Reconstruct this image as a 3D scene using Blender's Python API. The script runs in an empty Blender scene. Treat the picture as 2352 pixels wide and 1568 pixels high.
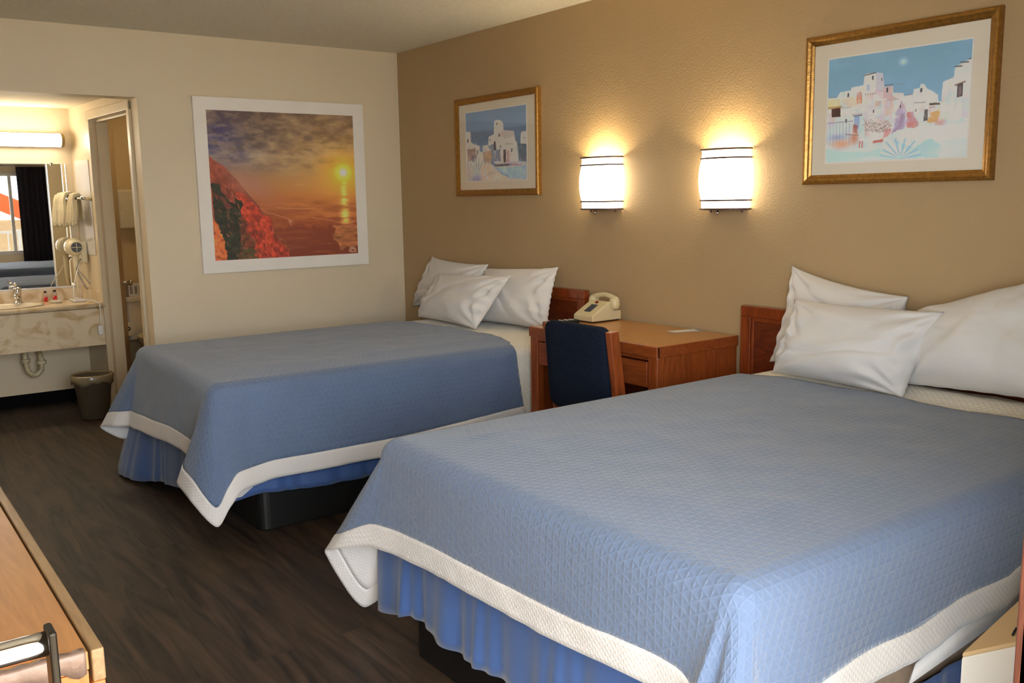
import bpy, bmesh, math, random
import numpy as np
from mathutils import Vector, Matrix
random.seed(4); rng = np.random.RandomState(7)
SC = bpy.context.scene
COL = SC.collection
PI = math.pi

# ------------------------------------------------------------------ helpers
def s2l(c):
    c = np.asarray(c, float) / 255.0
    return np.where(c <= 0.04045, c / 12.92, ((c + 0.055) / 1.055) ** 2.4)

def rgb(*c):
    v = s2l(c[:3]); return (float(v[0]), float(v[1]), float(v[2]), 1.0)

def set_in(b, names, val):
    for n in names:
        if n in b.inputs:
            b.inputs[n].default_value = val; return

def mat(name, col, rough=0.6, metal=0.0, spec=0.5, noise=None, bump=None, emit=None, estr=0.0, trans=0.0, coat=0.0, sheen=0.0, ior=None):
    """noise=(scale, amount, detail[, stretch]) ; bump=(scale, strength, distance[, stretch])"""
    m = bpy.data.materials.new(name); m.use_nodes = True
    nt = m.node_tree; N = nt.nodes; L = nt.links
    b = N['Principled BSDF']
    b.inputs['Base Color'].default_value = col
    b.inputs['Roughness'].default_value = rough
    b.inputs['Metallic'].default_value = metal
    set_in(b, ['Specular IOR Level', 'Specular'], spec)
    if trans: set_in(b, ['Transmission Weight', 'Transmission'], trans)
    if coat: set_in(b, ['Coat Weight', 'Clearcoat'], coat)
    if sheen: set_in(b, ['Sheen Weight', 'Sheen'], sheen)
    if ior: b.inputs['IOR'].default_value = ior
    if emit is not None:
        set_in(b, ['Emission Color', 'Emission'], emit); b.inputs['Emission Strength'].default_value = estr
    tc = N.new('ShaderNodeTexCoord')
    if noise:
        mp = N.new('ShaderNodeMapping'); L.new(tc.outputs['Object'], mp.inputs['Vector'])
        if len(noise) > 3: mp.inputs['Scale'].default_value = noise[3]
        t = N.new('ShaderNodeTexNoise'); t.inputs['Scale'].default_value = noise[0]; t.inputs['Detail'].default_value = noise[2]
        L.new(mp.outputs[0], t.inputs['Vector'])
        r = N.new('ShaderNodeValToRGB')
        a = noise[1]
        c0 = [max(0, x * (1 - a)) for x in col[:3]] + [1]; c1 = [min(1, x * (1 + a)) for x in col[:3]] + [1]
        r.color_ramp.elements[0].color = c0; r.color_ramp.elements[1].color = c1
        r.color_ramp.elements[0].position = 0.3; r.color_ramp.elements[1].position = 0.7
        L.new(t.outputs['Fac'], r.inputs[0]); L.new(r.outputs[0], b.inputs['Base Color'])
    if bump:
        mp = N.new('ShaderNodeMapping'); L.new(tc.outputs['Object'], mp.inputs['Vector'])
        if len(bump) > 3: mp.inputs['Scale'].default_value = bump[3]
        t = N.new('ShaderNodeTexNoise'); t.inputs['Scale'].default_value = bump[0]; t.inputs['Detail'].default_value = 3
        L.new(mp.outputs[0], t.inputs['Vector'])
        bp = N.new('ShaderNodeBump'); bp.inputs['Strength'].default_value = bump[1]; bp.inputs['Distance'].default_value = bump[2]
        L.new(t.outputs['Fac'], bp.inputs['Height']); L.new(bp.outputs[0], b.inputs['Normal'])
    return m

def wood(name, c_dark, c_light, scale=3.0, stretch=(1, 12, 12), rough=0.45, rings=1.6, coat=0.0):
    m = bpy.data.materials.new(name); m.use_nodes = True
    nt = m.node_tree; N = nt.nodes; L = nt.links; b = N['Principled BSDF']
    tc = N.new('ShaderNodeTexCoord'); mp = N.new('ShaderNodeMapping'); mp.inputs['Scale'].default_value = stretch
    L.new(tc.outputs['Object'], mp.inputs['Vector'])
    t = N.new('ShaderNodeTexNoise'); t.inputs['Scale'].default_value = scale; t.inputs['Detail'].default_value = 6; t.inputs['Distortion'].default_value = rings
    L.new(mp.outputs[0], t.inputs['Vector'])
    r = N.new('ShaderNodeValToRGB'); r.color_ramp.elements[0].position = 0.32; r.color_ramp.elements[1].position = 0.68
    r.color_ramp.elements[0].color = c_dark; r.color_ramp.elements[1].color = c_light
    L.new(t.outputs['Fac'], r.inputs[0]); L.new(r.outputs[0], b.inputs['Base Color'])
    b.inputs['Roughness'].default_value = rough
    if coat: set_in(b, ['Coat Weight', 'Clearcoat'], coat)
    bp = N.new('ShaderNodeBump'); bp.inputs['Strength'].default_value = 0.15; bp.inputs['Distance'].default_value = 0.001
    L.new(t.outputs['Fac'], bp.inputs['Height']); L.new(bp.outputs[0], b.inputs['Normal'])
    return m

def mesh(name, vs, fs, m=None, parent=None, smooth=False, uvs=None, cols=None, solid=0.0, inner=None, merge=False, sub=0, bevel=0.0, solid_off=-1.0, autosm=None):
    me = bpy.data.meshes.new(name)
    me.from_pydata([tuple(map(float, v)) for v in vs], [], [tuple(int(i) for i in f) for f in fs])
    if uvs is not None:
        ul = me.uv_layers.new(name='UVMap')
        idx = np.empty(len(me.loops), dtype=np.int32); me.loops.foreach_get('vertex_index', idx)
        ul.data.foreach_set('uv', np.asarray(uvs, dtype=np.float32)[idx].ravel())
    if cols is not None:
        ca = me.color_attributes.new(name='Col', type='FLOAT_COLOR', domain='POINT')
        c4 = np.ones((len(me.vertices), 4), dtype=np.float32); c4[:, :3] = cols
        ca.data.foreach_set('color', c4.ravel())
    if merge:
        bm = bmesh.new(); bm.from_mesh(me); bmesh.ops.remove_doubles(bm, verts=bm.verts, dist=1e-5)
        bmesh.ops.recalc_face_normals(bm, faces=bm.faces); bm.to_mesh(me); bm.free()
    if smooth: me.polygons.foreach_set('use_smooth', [True] * len(me.polygons))
    me.update()
    o = bpy.data.objects.new(name, me); COL.objects.link(o)
    if m: me.materials.append(m)
    if parent: attach(o, parent)
    if bevel:
        md = o.modifiers.new('Bevel', 'BEVEL'); md.width = bevel; md.segments = 3; md.limit_method = 'ANGLE'; md.angle_limit = math.radians(40)
    if solid:
        md = o.modifiers.new('Solidify', 'SOLIDIFY'); md.thickness = solid; md.offset = solid_off
        if inner: me.materials.append(inner); md.material_offset = 1
    if sub:
        md = o.modifiers.new('Subsurf', 'SUBSURF'); md.levels = sub; md.render_levels = sub
    return o

WL = {}
def attach(o, parent):
    """parent holds; child meshes are modelled in room coordinates"""
    o.parent = parent
    o.matrix_parent_inverse = Matrix.Translation(-parent.location) if parent.type == 'EMPTY' else Matrix.Identity(4)

def thing(name, label, cat, loc, group=None):
    o = bpy.data.objects.new(name, None); COL.objects.link(o); o.location = loc
    o.empty_display_size = 0.1
    o['label'] = label; o['category'] = cat
    if group: o['group'] = group
    return o

def tag(o, label, cat, group=None):
    o['label'] = label; o['category'] = cat
    if group: o['group'] = group
    return o

def struct(o):
    o['kind'] = 'structure'; return o

class MB:
    """collects shapes for one mesh"""
    def __init__(s): s.v = []; s.f = []
    def add(s, vs, fs):
        n = len(s.v); s.v += [tuple(v) for v in vs]; s.f += [tuple(i + n for i in f) for f in fs]; return s
    def box(s, x0, x1, y0, y1, z0, z1):
        if x0 > x1: x0, x1 = x1, x0
        if y0 > y1: y0, y1 = y1, y0
        if z0 > z1: z0, z1 = z1, z0
        return s.add([(x0, y0, z0), (x1, y0, z0), (x1, y1, z0), (x0, y1, z0), (x0, y0, z1), (x1, y0, z1), (x1, y1, z1), (x0, y1, z1)],
                     [(0, 3, 2, 1), (4, 5, 6, 7), (0, 1, 5, 4), (1, 2, 6, 5), (2, 3, 7, 6), (3, 0, 4, 7)])
    def prism(s, pts, z0, z1):
        n = len(pts)
        # keep counter-clockwise
        a = sum(pts[i][0] * pts[(i + 1) % n][1] - pts[(i + 1) % n][0] * pts[i][1] for i in range(n))
        if a < 0: pts = pts[::-1]
        vs = [(p[0], p[1], z0) for p in pts] + [(p[0], p[1], z1) for p in pts]
        fs = [tuple(range(n))[::-1], tuple(range(n, 2 * n))] + [(i, (i + 1) % n, n + (i + 1) % n, n + i) for i in range(n)]
        return s.add(vs, fs)
    def quadbox(s, c):   # eight corners bottom 4 (ccw) then top 4
        return s.add(c, [(0, 3, 2, 1), (4, 5, 6, 7), (0, 1, 5, 4), (1, 2, 6, 5), (2, 3, 7, 6), (3, 0, 4, 7)])
    def tube(s, pts, r, n=12, cap=True):
        pts = [Vector(p) for p in pts]; m = len(pts)
        rs = r if isinstance(r, (list, tuple)) else [r] * m
        vs = []; fs = []; prev = None
        for i, p in enumerate(pts):
            d = (pts[min(i + 1, m - 1)] - pts[max(i - 1, 0)])
            d.normalize()
            if prev is None:
                a = Vector((0, 0, 1)) if abs(d.z) < 0.9 else Vector((1, 0, 0))
                u = d.cross(a).normalized()
            else:
                u = (prev - d * prev.dot(d)).normalized()
            prev = u; w = d.cross(u)
            for k in range(n):
                t = 2 * PI * k / n; q = p + (u * math.cos(t) + w * math.sin(t)) * rs[i]; vs.append(tuple(q))
        for i in range(m - 1):
            for k in range(n):
                a = i * n + k; b2 = i * n + (k + 1) % n
                fs.append((a, b2, b2 + n, a + n))
        if cap: fs.append(tuple(range(n))[::-1]); fs.append(tuple(range((m - 1) * n, m * n)))
        return s.add(vs, fs)
    def lathe(s, prof, c=(0, 0, 0), n=32, axis='z'):
        vs = []; fs = []; m = len(prof)
        for (r, h) in prof:
            for k in range(n):
                t = 2 * PI * k / n; x, y = r * math.cos(t), r * math.sin(t)
                if axis == 'z': vs.append((c[0] + x, c[1] + y, c[2] + h))
                elif axis == 'y': vs.append((c[0] + x, c[1] + h, c[2] - y))
                else: vs.append((c[0] + h, c[1] + x, c[2] + y))
        for i in range(m - 1):
            for k in range(n):
                a = i * n + k; b2 = i * n + (k + 1) % n; fs.append((a, b2, b2 + n, a + n))
        return s.add(vs, fs)
    def build(s, name, m=None, parent=None, **k):
        return mesh(name, s.v, s.f, m, parent, **k)

def box(name, b, m, parent=None, bevel=0.0, **k):
    return MB().box(*b).build(name, m, parent, bevel=bevel, **k)

def vnoise(shape, cells, seed, octaves=4):
    r = np.random.RandomState(seed); out = np.zeros(shape); amp = 1; tot = 0
    H, W = shape; cy, cx = cells
    for o in range(octaves):
        g = r.rand(int(cy) + 2, int(cx) + 2)
        y = np.linspace(0, cy - 1e-6, H); x = np.linspace(0, cx - 1e-6, W)
        yi = y.astype(int); xi = x.astype(int); fy = y - yi; fx = x - xi
        fy = (fy * fy * (3 - 2 * fy))[:, None]; fx = (fx * fx * (3 - 2 * fx))[None]
        a = g[np.ix_(yi, xi)]; b = g[np.ix_(yi, xi + 1)]; c = g[np.ix_(yi + 1, xi)]; d = g[np.ix_(yi + 1, xi + 1)]
        out += amp * ((a * (1 - fx) + b * fx) * (1 - fy) + (c * (1 - fx) + d * fx) * fy)
        tot += amp; amp *= 0.55; cy *= 2; cx *= 2
    return out / tot

# ------------------------------------------------------------------ camera
CP = (5.844914, -3.335006, 1.43); YAW, PIT, ROL, FPX = 0.6333817, 0.1539689, -0.0163028, 2123.311
f = np.array([-math.cos(YAW) * math.cos(PIT), math.sin(YAW) * math.cos(PIT), -math.sin(PIT)])
r = np.cross(f, [0, 0, 1]); r /= np.linalg.norm(r); u = np.cross(r, f)
c_, s_ = math.cos(ROL), math.sin(ROL)
rr = c_ * r + s_ * u; uu = -s_ * r + c_ * u
cam = bpy.data.cameras.new('camera'); co = bpy.data.objects.new('camera', cam); COL.objects.link(co)
cam.sensor_width = 36; cam.lens = FPX / 2352 * 36; cam.clip_start = 0.02
co.matrix_world = Matrix(((rr[0], uu[0], -f[0], CP[0]), (rr[1], uu[1], -f[1], CP[1]), (rr[2], uu[2], -f[2], CP[2]), (0, 0, 0, 1)))
SC.camera = co

# ------------------------------------------------------------------ materials
def wall_mat(name, col, bs=95, strength=0.35, dist=0.004, rough=0.55):
    return mat(name, col, rough=rough, spec=0.35, noise=(1.3, 0.03, 2), bump=(bs, strength, dist))
M_TAN = wall_mat('tan_paint', rgb(180, 153, 114), strength=.5)
M_BEIGE = wall_mat('beige_paint', rgb(222, 206, 178), strength=0.2)
M_ALC = wall_mat('alcove_paint', rgb(222, 204, 172), strength=0.2, rough=0.4)
M_CEIL = mat('popcorn_ceiling', rgb(236, 230, 214), rough=0.95, noise=(60, 0.05, 4), bump=(160, 0.9, 0.008))
M_WHITE = mat('white_paint', rgb(240, 235, 228), rough=0.4, noise=(8, 0.02, 2))
M_TRIM = mat('cream_trim', rgb(205, 188, 155), rough=0.4, noise=(9, 0.03, 2))
M_BLACK = mat('black_plastic', rgb(14, 14, 15), rough=0.45, noise=(30, 0.2, 2))
M_BASEB = mat('black_vinyl_base', rgb(12, 11, 11), rough=0.85, spec=.1, noise=(12, 0.2, 2))
M_CHROME = mat('chrome', rgb(220, 222, 226), rough=0.08, metal=1.0, noise=(4, 0.02, 1))
M_COTTON = mat('white_cotton', rgb(216, 212, 208), rough=0.9, spec=0.1, sheen=0.2, noise=(6, 0.02, 2), bump=(14, 0.25, 0.012))
M_QUILT = None
def pane_mat(name, refl, rough=.02, tint=1.0):
    m = bpy.data.materials.new(name); m.use_nodes = True
    nt = m.node_tree; N = nt.nodes; L = nt.links; N.remove(N['Principled BSDF'])
    t = N.new('ShaderNodeBsdfTransparent'); g = N.new('ShaderNodeBsdfGlossy'); g.inputs['Roughness'].default_value = rough
    t.inputs['Color'].default_value = (tint, tint, tint, 1)
    lw = N.new('ShaderNodeLayerWeight'); lw.inputs['Blend'].default_value = .5; pw = N.new('ShaderNodeMath'); pw.operation = 'POWER'; pw.inputs[1].default_value = 4; L.new(lw.outputs['Facing'], pw.inputs[0])
    fr = N.new('ShaderNodeMath'); fr.operation = 'MULTIPLY_ADD'; fr.inputs[1].default_value = .6; fr.inputs[2].default_value = refl; L.new(pw.outputs[0], fr.inputs[0]); mx = N.new('ShaderNodeMixShader')
    nz = N.new('ShaderNodeTexNoise'); nz.inputs['Scale'].default_value = 3; rp = N.new('ShaderNodeMapRange'); rp.inputs['To Min'].default_value = rough; rp.inputs['To Max'].default_value = rough * 1.5
    L.new(nz.outputs['Fac'], rp.inputs['Value']); L.new(rp.outputs[0], g.inputs['Roughness'])
    L.new(fr.outputs[0], mx.inputs[0]); L.new(t.outputs[0], mx.inputs[1]); L.new(g.outputs[0], mx.inputs[2]); L.new(mx.outputs[0], N['Material Output'].inputs['Surface'])
    return m
M_GLASSY = pane_mat('picture_glass', .04)
M_GOLD = mat('gilt_wood', rgb(158, 114, 52), rough=0.3, metal=0.65, noise=(70, 0.25, 4), bump=(120, 0.4, 0.002))
M_MATB = mat('mat_board', rgb(232, 222, 205), rough=0.9, noise=(20, 0.01, 2))
M_CHERRY = wood('cherry_wood', rgb(124, 56, 22), rgb(162, 80, 34), stretch=(2, 14, 14), rough=0.35, coat=0.2)
M_CHERRYV = wood('cherry_wood_upright', rgb(124, 56, 22), rgb(162, 80, 34), stretch=(14, 14, 2), rough=0.35, coat=0.2)
M_HEADB = wood('headboard_wood', rgb(84, 30, 10), rgb(118, 50, 18), stretch=(3, 14, 14), rough=0.35, coat=0.25)
M_HEADBV = wood('headboard_frame_wood', rgb(110, 42, 12), rgb(146, 66, 24), stretch=(14, 14, 2), rough=0.3, coat=0.3)
M_DESKTOP = wood('honey_laminate', rgb(176, 118, 52), rgb(192, 132, 62), stretch=(2, 18, 18), rough=0.3, coat=0.3)
M_OAK = wood('light_oak_laminate', rgb(156, 106, 58), rgb(174, 122, 70), scale=2.2, stretch=(2, 22, 22), rough=0.38)
M_OAKV = wood('light_oak_upright', rgb(168, 92, 38), rgb(190, 112, 52), scale=2.2, stretch=(22, 22, 2), rough=0.42)
M_DOORW = wood('beige_grained_door', rgb(172, 146, 110), rgb(188, 162, 126), scale=2.0, stretch=(26, 26, 1.2), rough=0.45)
M_NAVY = mat('navy_upholstery', rgb(26, 32, 46), rough=0.95, spec=0.1, noise=(160, 0.3, 3), bump=(300, 0.4, 0.001))
M_PHONE = mat('ivory_plastic', rgb(214, 198, 156), rough=0.35, noise=(5, 0.02, 2))
M_PORC = mat('porcelain', rgb(226, 212, 186), rough=0.15, noise=(3, 0.02, 1), coat=0.4)
M_TOWEL = mat('towel_terry', rgb(226, 212, 180), rough=1.0, spec=0.05, noise=(60, 0.06, 3), bump=(240, 0.8, 0.004))
M_CAN = mat('grey_brown_plastic', rgb(84, 74, 58), rough=0.6, noise=(10, 0.05, 2))
M_SKIRT = mat('blue_sateen', rgb(60, 88, 140), rough=0.55, spec=0.35, sheen=0.25, noise=(5, 0.06, 3), bump=(18, 0.2, 0.01))
M_TAPE = mat('silver_tape', rgb(128, 106, 92), rough=0.5, metal=0.3, noise=(25, 0.2, 4), bump=(40, 0.7, 0.004))
M_PIPEW = mat('aged_white_pipe', rgb(206, 190, 150), rough=0.4, noise=(22, 0.3, 4))
M_DRYER = mat('dryer_plastic', rgb(222, 208, 172), rough=0.3, noise=(4, 0.02, 1))
M_GRILL = mat('dark_grille', rgb(70, 70, 72), rough=0.4, noise=(50, 0.2, 2))
M_CABLE = mat('grey_cable', rgb(150, 142, 128), rough=0.5, noise=(20, 0.1, 2))
M_WPLAST = mat('white_plastic', rgb(226, 222, 214), rough=0.4, noise=(4, 0.02, 1))
M_RED = mat('red_shampoo', rgb(200, 24, 30), rough=0.15, noise=(10, 0.1, 2), coat=0.5)
M_CLEAR = mat('clear_plastic', rgb(240, 225, 215), rough=0.1, trans=0.8, noise=(8, 0.02, 1))
M_BAG = mat('bin_liner', rgb(170, 155, 120), rough=0.25, trans=0.4, noise=(12, 0.1, 3), bump=(30, 0.6, 0.004))
M_CURT = mat('black_curtain', rgb(22, 18, 30), rough=0.9, noise=(12, 0.2, 3))
M_ORANGE = mat('orange_steel', rgb(224, 96, 40), rough=0.5, noise=(6, 0.1, 2))
M_RAIL = mat('white_steel', rgb(225, 225, 222), rough=0.4, noise=(6, 0.04, 2))
M_CONC = mat('concrete', rgb(176, 168, 156), rough=0.9, noise=(3, 0.1, 5), bump=(40, 0.3, 0.004))
M_STUCCO = mat('outdoor_stucco', rgb(222, 196, 150), rough=0.9, noise=(2, 0.06, 4), bump=(60, 0.4, 0.005))
M_TANFAB = mat('tan_box_spring_cloth', rgb(166, 142, 118), rough=0.9, noise=(40, 0.08, 3))
M_MIRROR = mat('silvered_mirror', rgb(235, 236, 234), rough=0.01, metal=1.0, noise=(2, 0.005, 1))
M_WPANEL = mat('glossy_white_panel', rgb(226, 222, 220), rough=0.12, noise=(3, 0.01, 1), coat=0.5)
M_INK = mat('button_grey', rgb(70, 74, 84), rough=0.5, noise=(20, 0.1, 2))
M_BLUEC = mat('blue_card_ink', rgb(60, 110, 190), rough=0.4, noise=(10, 0.1, 2))
M_BROWNJ = wood('brown_jamb', rgb(70, 36, 24), rgb(96, 54, 36), stretch=(14, 14, 2), rough=0.4)
M_WIN = pane_mat('window_glass', .04, .01, .5)

def quilt_mat(name, col, pitch, strength, dist, tri=True):
    m = bpy.data.materials.new(name); m.use_nodes = True
    nt = m.node_tree; N = nt.nodes; L = nt.links; b = N['Principled BSDF']
    b.inputs['Roughness'].default_value = 0.75; set_in(b, ['Specular IOR Level', 'Specular'], 0.3); set_in(b, ['Sheen Weight'], 0.3)
    uv = N.new('ShaderNodeUVMap'); uv.uv_map = 'UVMap'
    sc = 2 * PI / 20 / pitch
    prev = None
    for ang in ((0, 60, 120) if tri else (45, 135)):
        mp = N.new('ShaderNodeMapping'); mp.inputs['Rotation'].default_value = (0, 0, math.radians(ang)); L.new(uv.outputs[0], mp.inputs['Vector'])
        w = N.new('ShaderNodeTexWave'); w.wave_type = 'BANDS'; w.bands_direction = 'X'; w.wave_profile = 'TRI' if tri else 'SIN'
        w.inputs['Scale'].default_value = sc; w.inputs['Distortion'].default_value = 0.0; w.inputs['Phase Offset'].default_value = PI / 2
        L.new(mp.outputs[0], w.inputs['Vector'])
        wf = w.outputs['Fac']
        if tri:
            pw = N.new('ShaderNodeMath'); pw.operation = 'POWER'; pw.inputs[1].default_value = 2.6; L.new(wf, pw.inputs[0]); wf = pw.outputs[0]
        if prev is None: prev = wf
        else:
            mx = N.new('ShaderNodeMath'); mx.operation = 'MAXIMUM' if tri else 'MULTIPLY'
            L.new(prev, mx.inputs[0]); L.new(wf, mx.inputs[1]); prev = mx.outputs[0]
    # fine radial weave inside each cell
    n2 = N.new('ShaderNodeTexNoise'); n2.inputs['Scale'].default_value = 260; n2.inputs['Detail'].default_value = 2; L.new(uv.outputs[0], n2.inputs['Vector'])
    ad = N.new('ShaderNodeMath'); ad.operation = 'MULTIPLY_ADD'; ad.inputs[1].default_value = 0.18; L.new(n2.outputs['Fac'], ad.inputs[0]); L.new(prev, ad.inputs[2])
    bp = N.new('ShaderNodeBump'); bp.inputs['Strength'].default_value = strength; bp.inputs['Distance'].default_value = dist
    L.new(ad.outputs[0], bp.inputs['Height']); L.new(bp.outputs[0], b.inputs['Normal'])
    n3 = N.new('ShaderNodeTexNoise'); n3.inputs['Scale'].default_value = 3; n3.inputs['Detail'].default_value = 3; L.new(uv.outputs[0], n3.inputs['Vector'])
    r = N.new('ShaderNodeValToRGB'); r.color_ramp.elements[0].position = .3; r.color_ramp.elements[1].position = .7
    r.color_ramp.elements[0].color = [x * .95 for x in col[:3]] + [1]; r.color_ramp.elements[1].color = [x * 1.05 for x in col[:3]] + [1]
    L.new(n3.outputs['Fac'], r.inputs[0])
    # base colour runs slightly paler where the weave pattern stands raised
    mr = N.new('ShaderNodeMapRange'); mr.inputs['From Min'].default_value = .35; mr.inputs['From Max'].default_value = 1.0
    mr.inputs['To Min'].default_value = 0.95; mr.inputs['To Max'].default_value = 1.05; L.new(prev, mr.inputs['Value'])
    vm = N.new('ShaderNodeVectorMath'); vm.operation = 'SCALE'; L.new(r.outputs[0], vm.inputs[0]); L.new(mr.outputs[0], vm.inputs['Scale'])
    L.new(vm.outputs[0], b.inputs['Base Color'])
    return m
M_SPREAD = quilt_mat('blue_embossed_weave', rgb(90, 106, 133), 0.024, 0.7, 0.0022)
M_BAND = quilt_mat('white_quilted_band', rgb(208, 204, 200), 0.012, 0.5, 0.0016, tri=False)
M_QUILT = quilt_mat('white_quilted_blanket', rgb(224, 216, 198), 0.016, 0.6, 0.003, tri=False)

def floor_mat():
    m = bpy.data.materials.new('dark_vinyl_planks'); m.use_nodes = True
    nt = m.node_tree; N = nt.nodes; L = nt.links; b = N['Principled BSDF']
    tc = N.new('ShaderNodeTexCoord')
    br = N.new('ShaderNodeTexBrick'); br.inputs['Scale'].default_value = 1.0; br.inputs['Brick Width'].default_value = 1.2; br.inputs['Row Height'].default_value = 0.15
    br.inputs['Mortar Size'].default_value = 0.0015; br.offset = 0.37
    br.inputs['Color1'].default_value = (0.15, .15, .15, 1); br.inputs['Color2'].default_value = (.85, .85, .85, 1); br.inputs['Mortar'].default_value = (0.0, 0, 0, 1)
    L.new(tc.outputs['Object'], br.inputs['Vector'])
    mp = N.new('ShaderNodeMapping'); mp.inputs['Scale'].default_value = (.55, 5.5, 1); L.new(tc.outputs['Object'], mp.inputs['Vector'])
    off = N.new('ShaderNodeVectorMath'); off.operation = 'ADD'; L.new(mp.outputs[0], off.inputs[0]); L.new(br.outputs['Color'], off.inputs[1])
    t = N.new('ShaderNodeTexNoise'); t.inputs['Scale'].default_value = 2.4; t.inputs['Detail'].default_value = 7; t.inputs['Distortion'].default_value = 1.4; t.inputs['Roughness'].default_value = .62
    L.new(off.outputs[0], t.inputs['Vector'])
    r = N.new('ShaderNodeValToRGB'); r.color_ramp.elements[0].position = .36; r.color_ramp.elements[1].position = .66
    r.color_ramp.elements[0].color = rgb(32, 24, 19); r.color_ramp.elements[1].color = rgb(80, 63, 48)
    L.new(t.outputs['Fac'], r.inputs[0])
    mx = N.new('ShaderNodeMixRGB'); mx.blend_type = 'MULTIPLY'; mx.inputs[0].default_value = 0.25
    L.new(r.outputs[0], mx.inputs[1]); L.new(br.outputs['Color'], mx.inputs[2]); L.new(mx.outputs[0], b.inputs['Base Color'])
    b.inputs['Roughness'].default_value = 0.55; set_in(b, ['Specular IOR Level', 'Specular'], 0.3)
    return m
M_FLOOR = floor_mat()

def marble():
    m = bpy.data.materials.new('cultured_marble'); m.use_nodes = True
    nt = m.node_tree; N = nt.nodes; L = nt.links; b = N['Principled BSDF']
    tc = N.new('ShaderNodeTexCoord'); t = N.new('ShaderNodeTexNoise'); t.inputs['Scale'].default_value = 5; t.inputs['Detail'].default_value = 7; t.inputs['Distortion'].default_value = 1.8
    L.new(tc.outputs['Object'], t.inputs['Vector'])
    r = N.new('ShaderNodeValToRGB'); e = r.color_ramp.elements
    e[0].position = .36; e[0].color = rgb(196, 166, 122); e[1].position = .52; e[1].color = rgb(222, 204, 172)
    L.new(t.outputs['Fac'], r.inputs[0]); L.new(r.outputs[0], b.inputs['Base Color']); b.inputs['Roughness'].default_value = .22
    return m
M_MARBLE = marble()

# ------------------------------------------------------------------ room shell
H = 2.44; YS = -3.62; XF = 5.28; XO = 5.42; YD0, YD1 = -3.44, -2.032
P0 = np.array([-.14, -1.772]); P1 = np.array([-1.5, -1.85]); DD = (P1 - P0) / np.linalg.norm(P1 - P0); NN = np.array([DD[1], -DD[0]])  # NN -> bathroom side (+y)
if NN[1] < 0: NN = -NN
def SP(s, off, z=None):
    q = P0 + DD * s + NN * off
    return (float(q[0]), float(q[1])) if z is None else (float(q[0]), float(q[1]), z)
SL = float(np.linalg.norm(P1 - P0))

struct(box('floor', (-2.2, XO, -3.74, 0.12, -0.1, 0.0), M_FLOOR))
struct(box('ceiling', (-0.14, XO, -3.74, 0.12, H, H + 0.1), M_CEIL))
struct(box('wall_back', (-0.14, XO, 0.0, 0.12, 0, H), M_TAN))
struct(MB().box(-0.14, 0, -1.772, 0.0, 0, H).box(-0.14, 0, YS, -1.772, 2.055, H).build('wall_left', M_BEIGE))
struct(box('wall_near', (-1.62, XO, YS - 0.12, YS, 0, H), M_BEIGE))
# window wall with the entrance and the window
WY0, WY1, WZ0, WZ1 = -1.90, -0.60, 0.78, 1.88
mb = MB()
mb.box(XF, XO, YS, YD0, 0, H).box(XF, XO, YD0, YD1, 2.1, H).box(XF, XO, YD1, WY0, 0, H)
mb.box(XF, XO, WY0, WY1, 0, WZ0).box(XF, XO, WY0, WY1, WZ1, H).box(XF, XO, WY1, 0, 0, H)
struct(mb.build('wall_front', M_BEIGE))
# alcove
struct(box('wall_alcove', (-1.62, -1.5, YS, -1.82, 0, 2.3), M_ALC))
struct(box('ceiling_alcove', (-1.62, -0.14, YS, -1.66, 2.112, 2.2), mat('alcove_ceiling_paint', rgb(214, 200, 172), rough=.8, noise=(4, .03, 2), bump=(150, .6, .006))))
# slanted side wall between alcove and bathroom, with the bathroom doorway
D0, D1, DH = 0.05, 0.85, 2.0; WT = 0.10
def slab(mb, s0, s1, z0, z1, o0=0.0, o1=WT):
    c = [SP(s0, o0, z0), SP(s1, o0, z0), SP(s1, o1, z0), SP(s0, o1, z0), SP(s0, o0, z1), SP(s1, o0, z1), SP(s1, o1, z1), SP(s0, o1, z1)]
    c = [c[1], c[0], c[3], c[2], c[5], c[4], c[7], c[6]]
    return mb.quadbox(c)
mb = MB(); slab(mb, 0.0, D0, 0, DH); slab(mb, D1, SL + .12, 0, 2.2); slab(mb, 0.0, D1, DH, 2.2)
struct(mb.build('wall_alcove_side', M_ALC))
mb = MB(); slab(mb, D0 - .045, D0 + .004, 0, DH + .05, -.016, WT + .01); slab(mb, D1 - .004, D1 + .05, 0, DH + .05, -.016, WT + .01); slab(mb, D0 - .045, D1 + .05, DH - .004, DH + .055, -.018, WT + .01)
slab(mb, D0, D1, DH - .02, DH - .004, .03, .06)
struct(mb.build('trim_1', M_TRIM, bevel=0.004))
# bathroom shell
struct(box('wall_bathroom', (-2.17, -2.05, -1.68, -0.3, 0, 2.3), mat('bathroom_paint', rgb(214, 186, 134), rough=.5, noise=(2, .03, 2), bump=(90, .2, .003))))
struct(box('wall_bathroom_side', (-2.17, -0.14, -0.3, -0.2, 0, 2.3), bpy.data.materials['bathroom_paint']))
struct(box('wall_bathroom_front', (-2.17, -1.62, -1.78, -1.68, 0, 2.3), bpy.data.materials['bathroom_paint']))
struct(box('ceiling_bathroom', (-2.17, -0.14, -1.66, -0.2, 2.2, 2.3), M_WHITE))
# baseboards
struct(box('baseboard_alcove', (-1.5, -1.49, YS, -1.86, 0, 0.09), M_BASEB, bevel=.003))
mb = MB(); slab(mb, D1 + .05, SL, 0, .09, -.012, 0)
struct(mb.build('baseboard_alcove_side', M_BASEB))
struct(box('baseboard_left', (0, .012, -1.772, 0, 0, .09), M_BASEB, bevel=.003))
struct(box('baseboard_back', (0, XF, -.012, 0, 0, .09), M_BASEB, bevel=.003))
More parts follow.
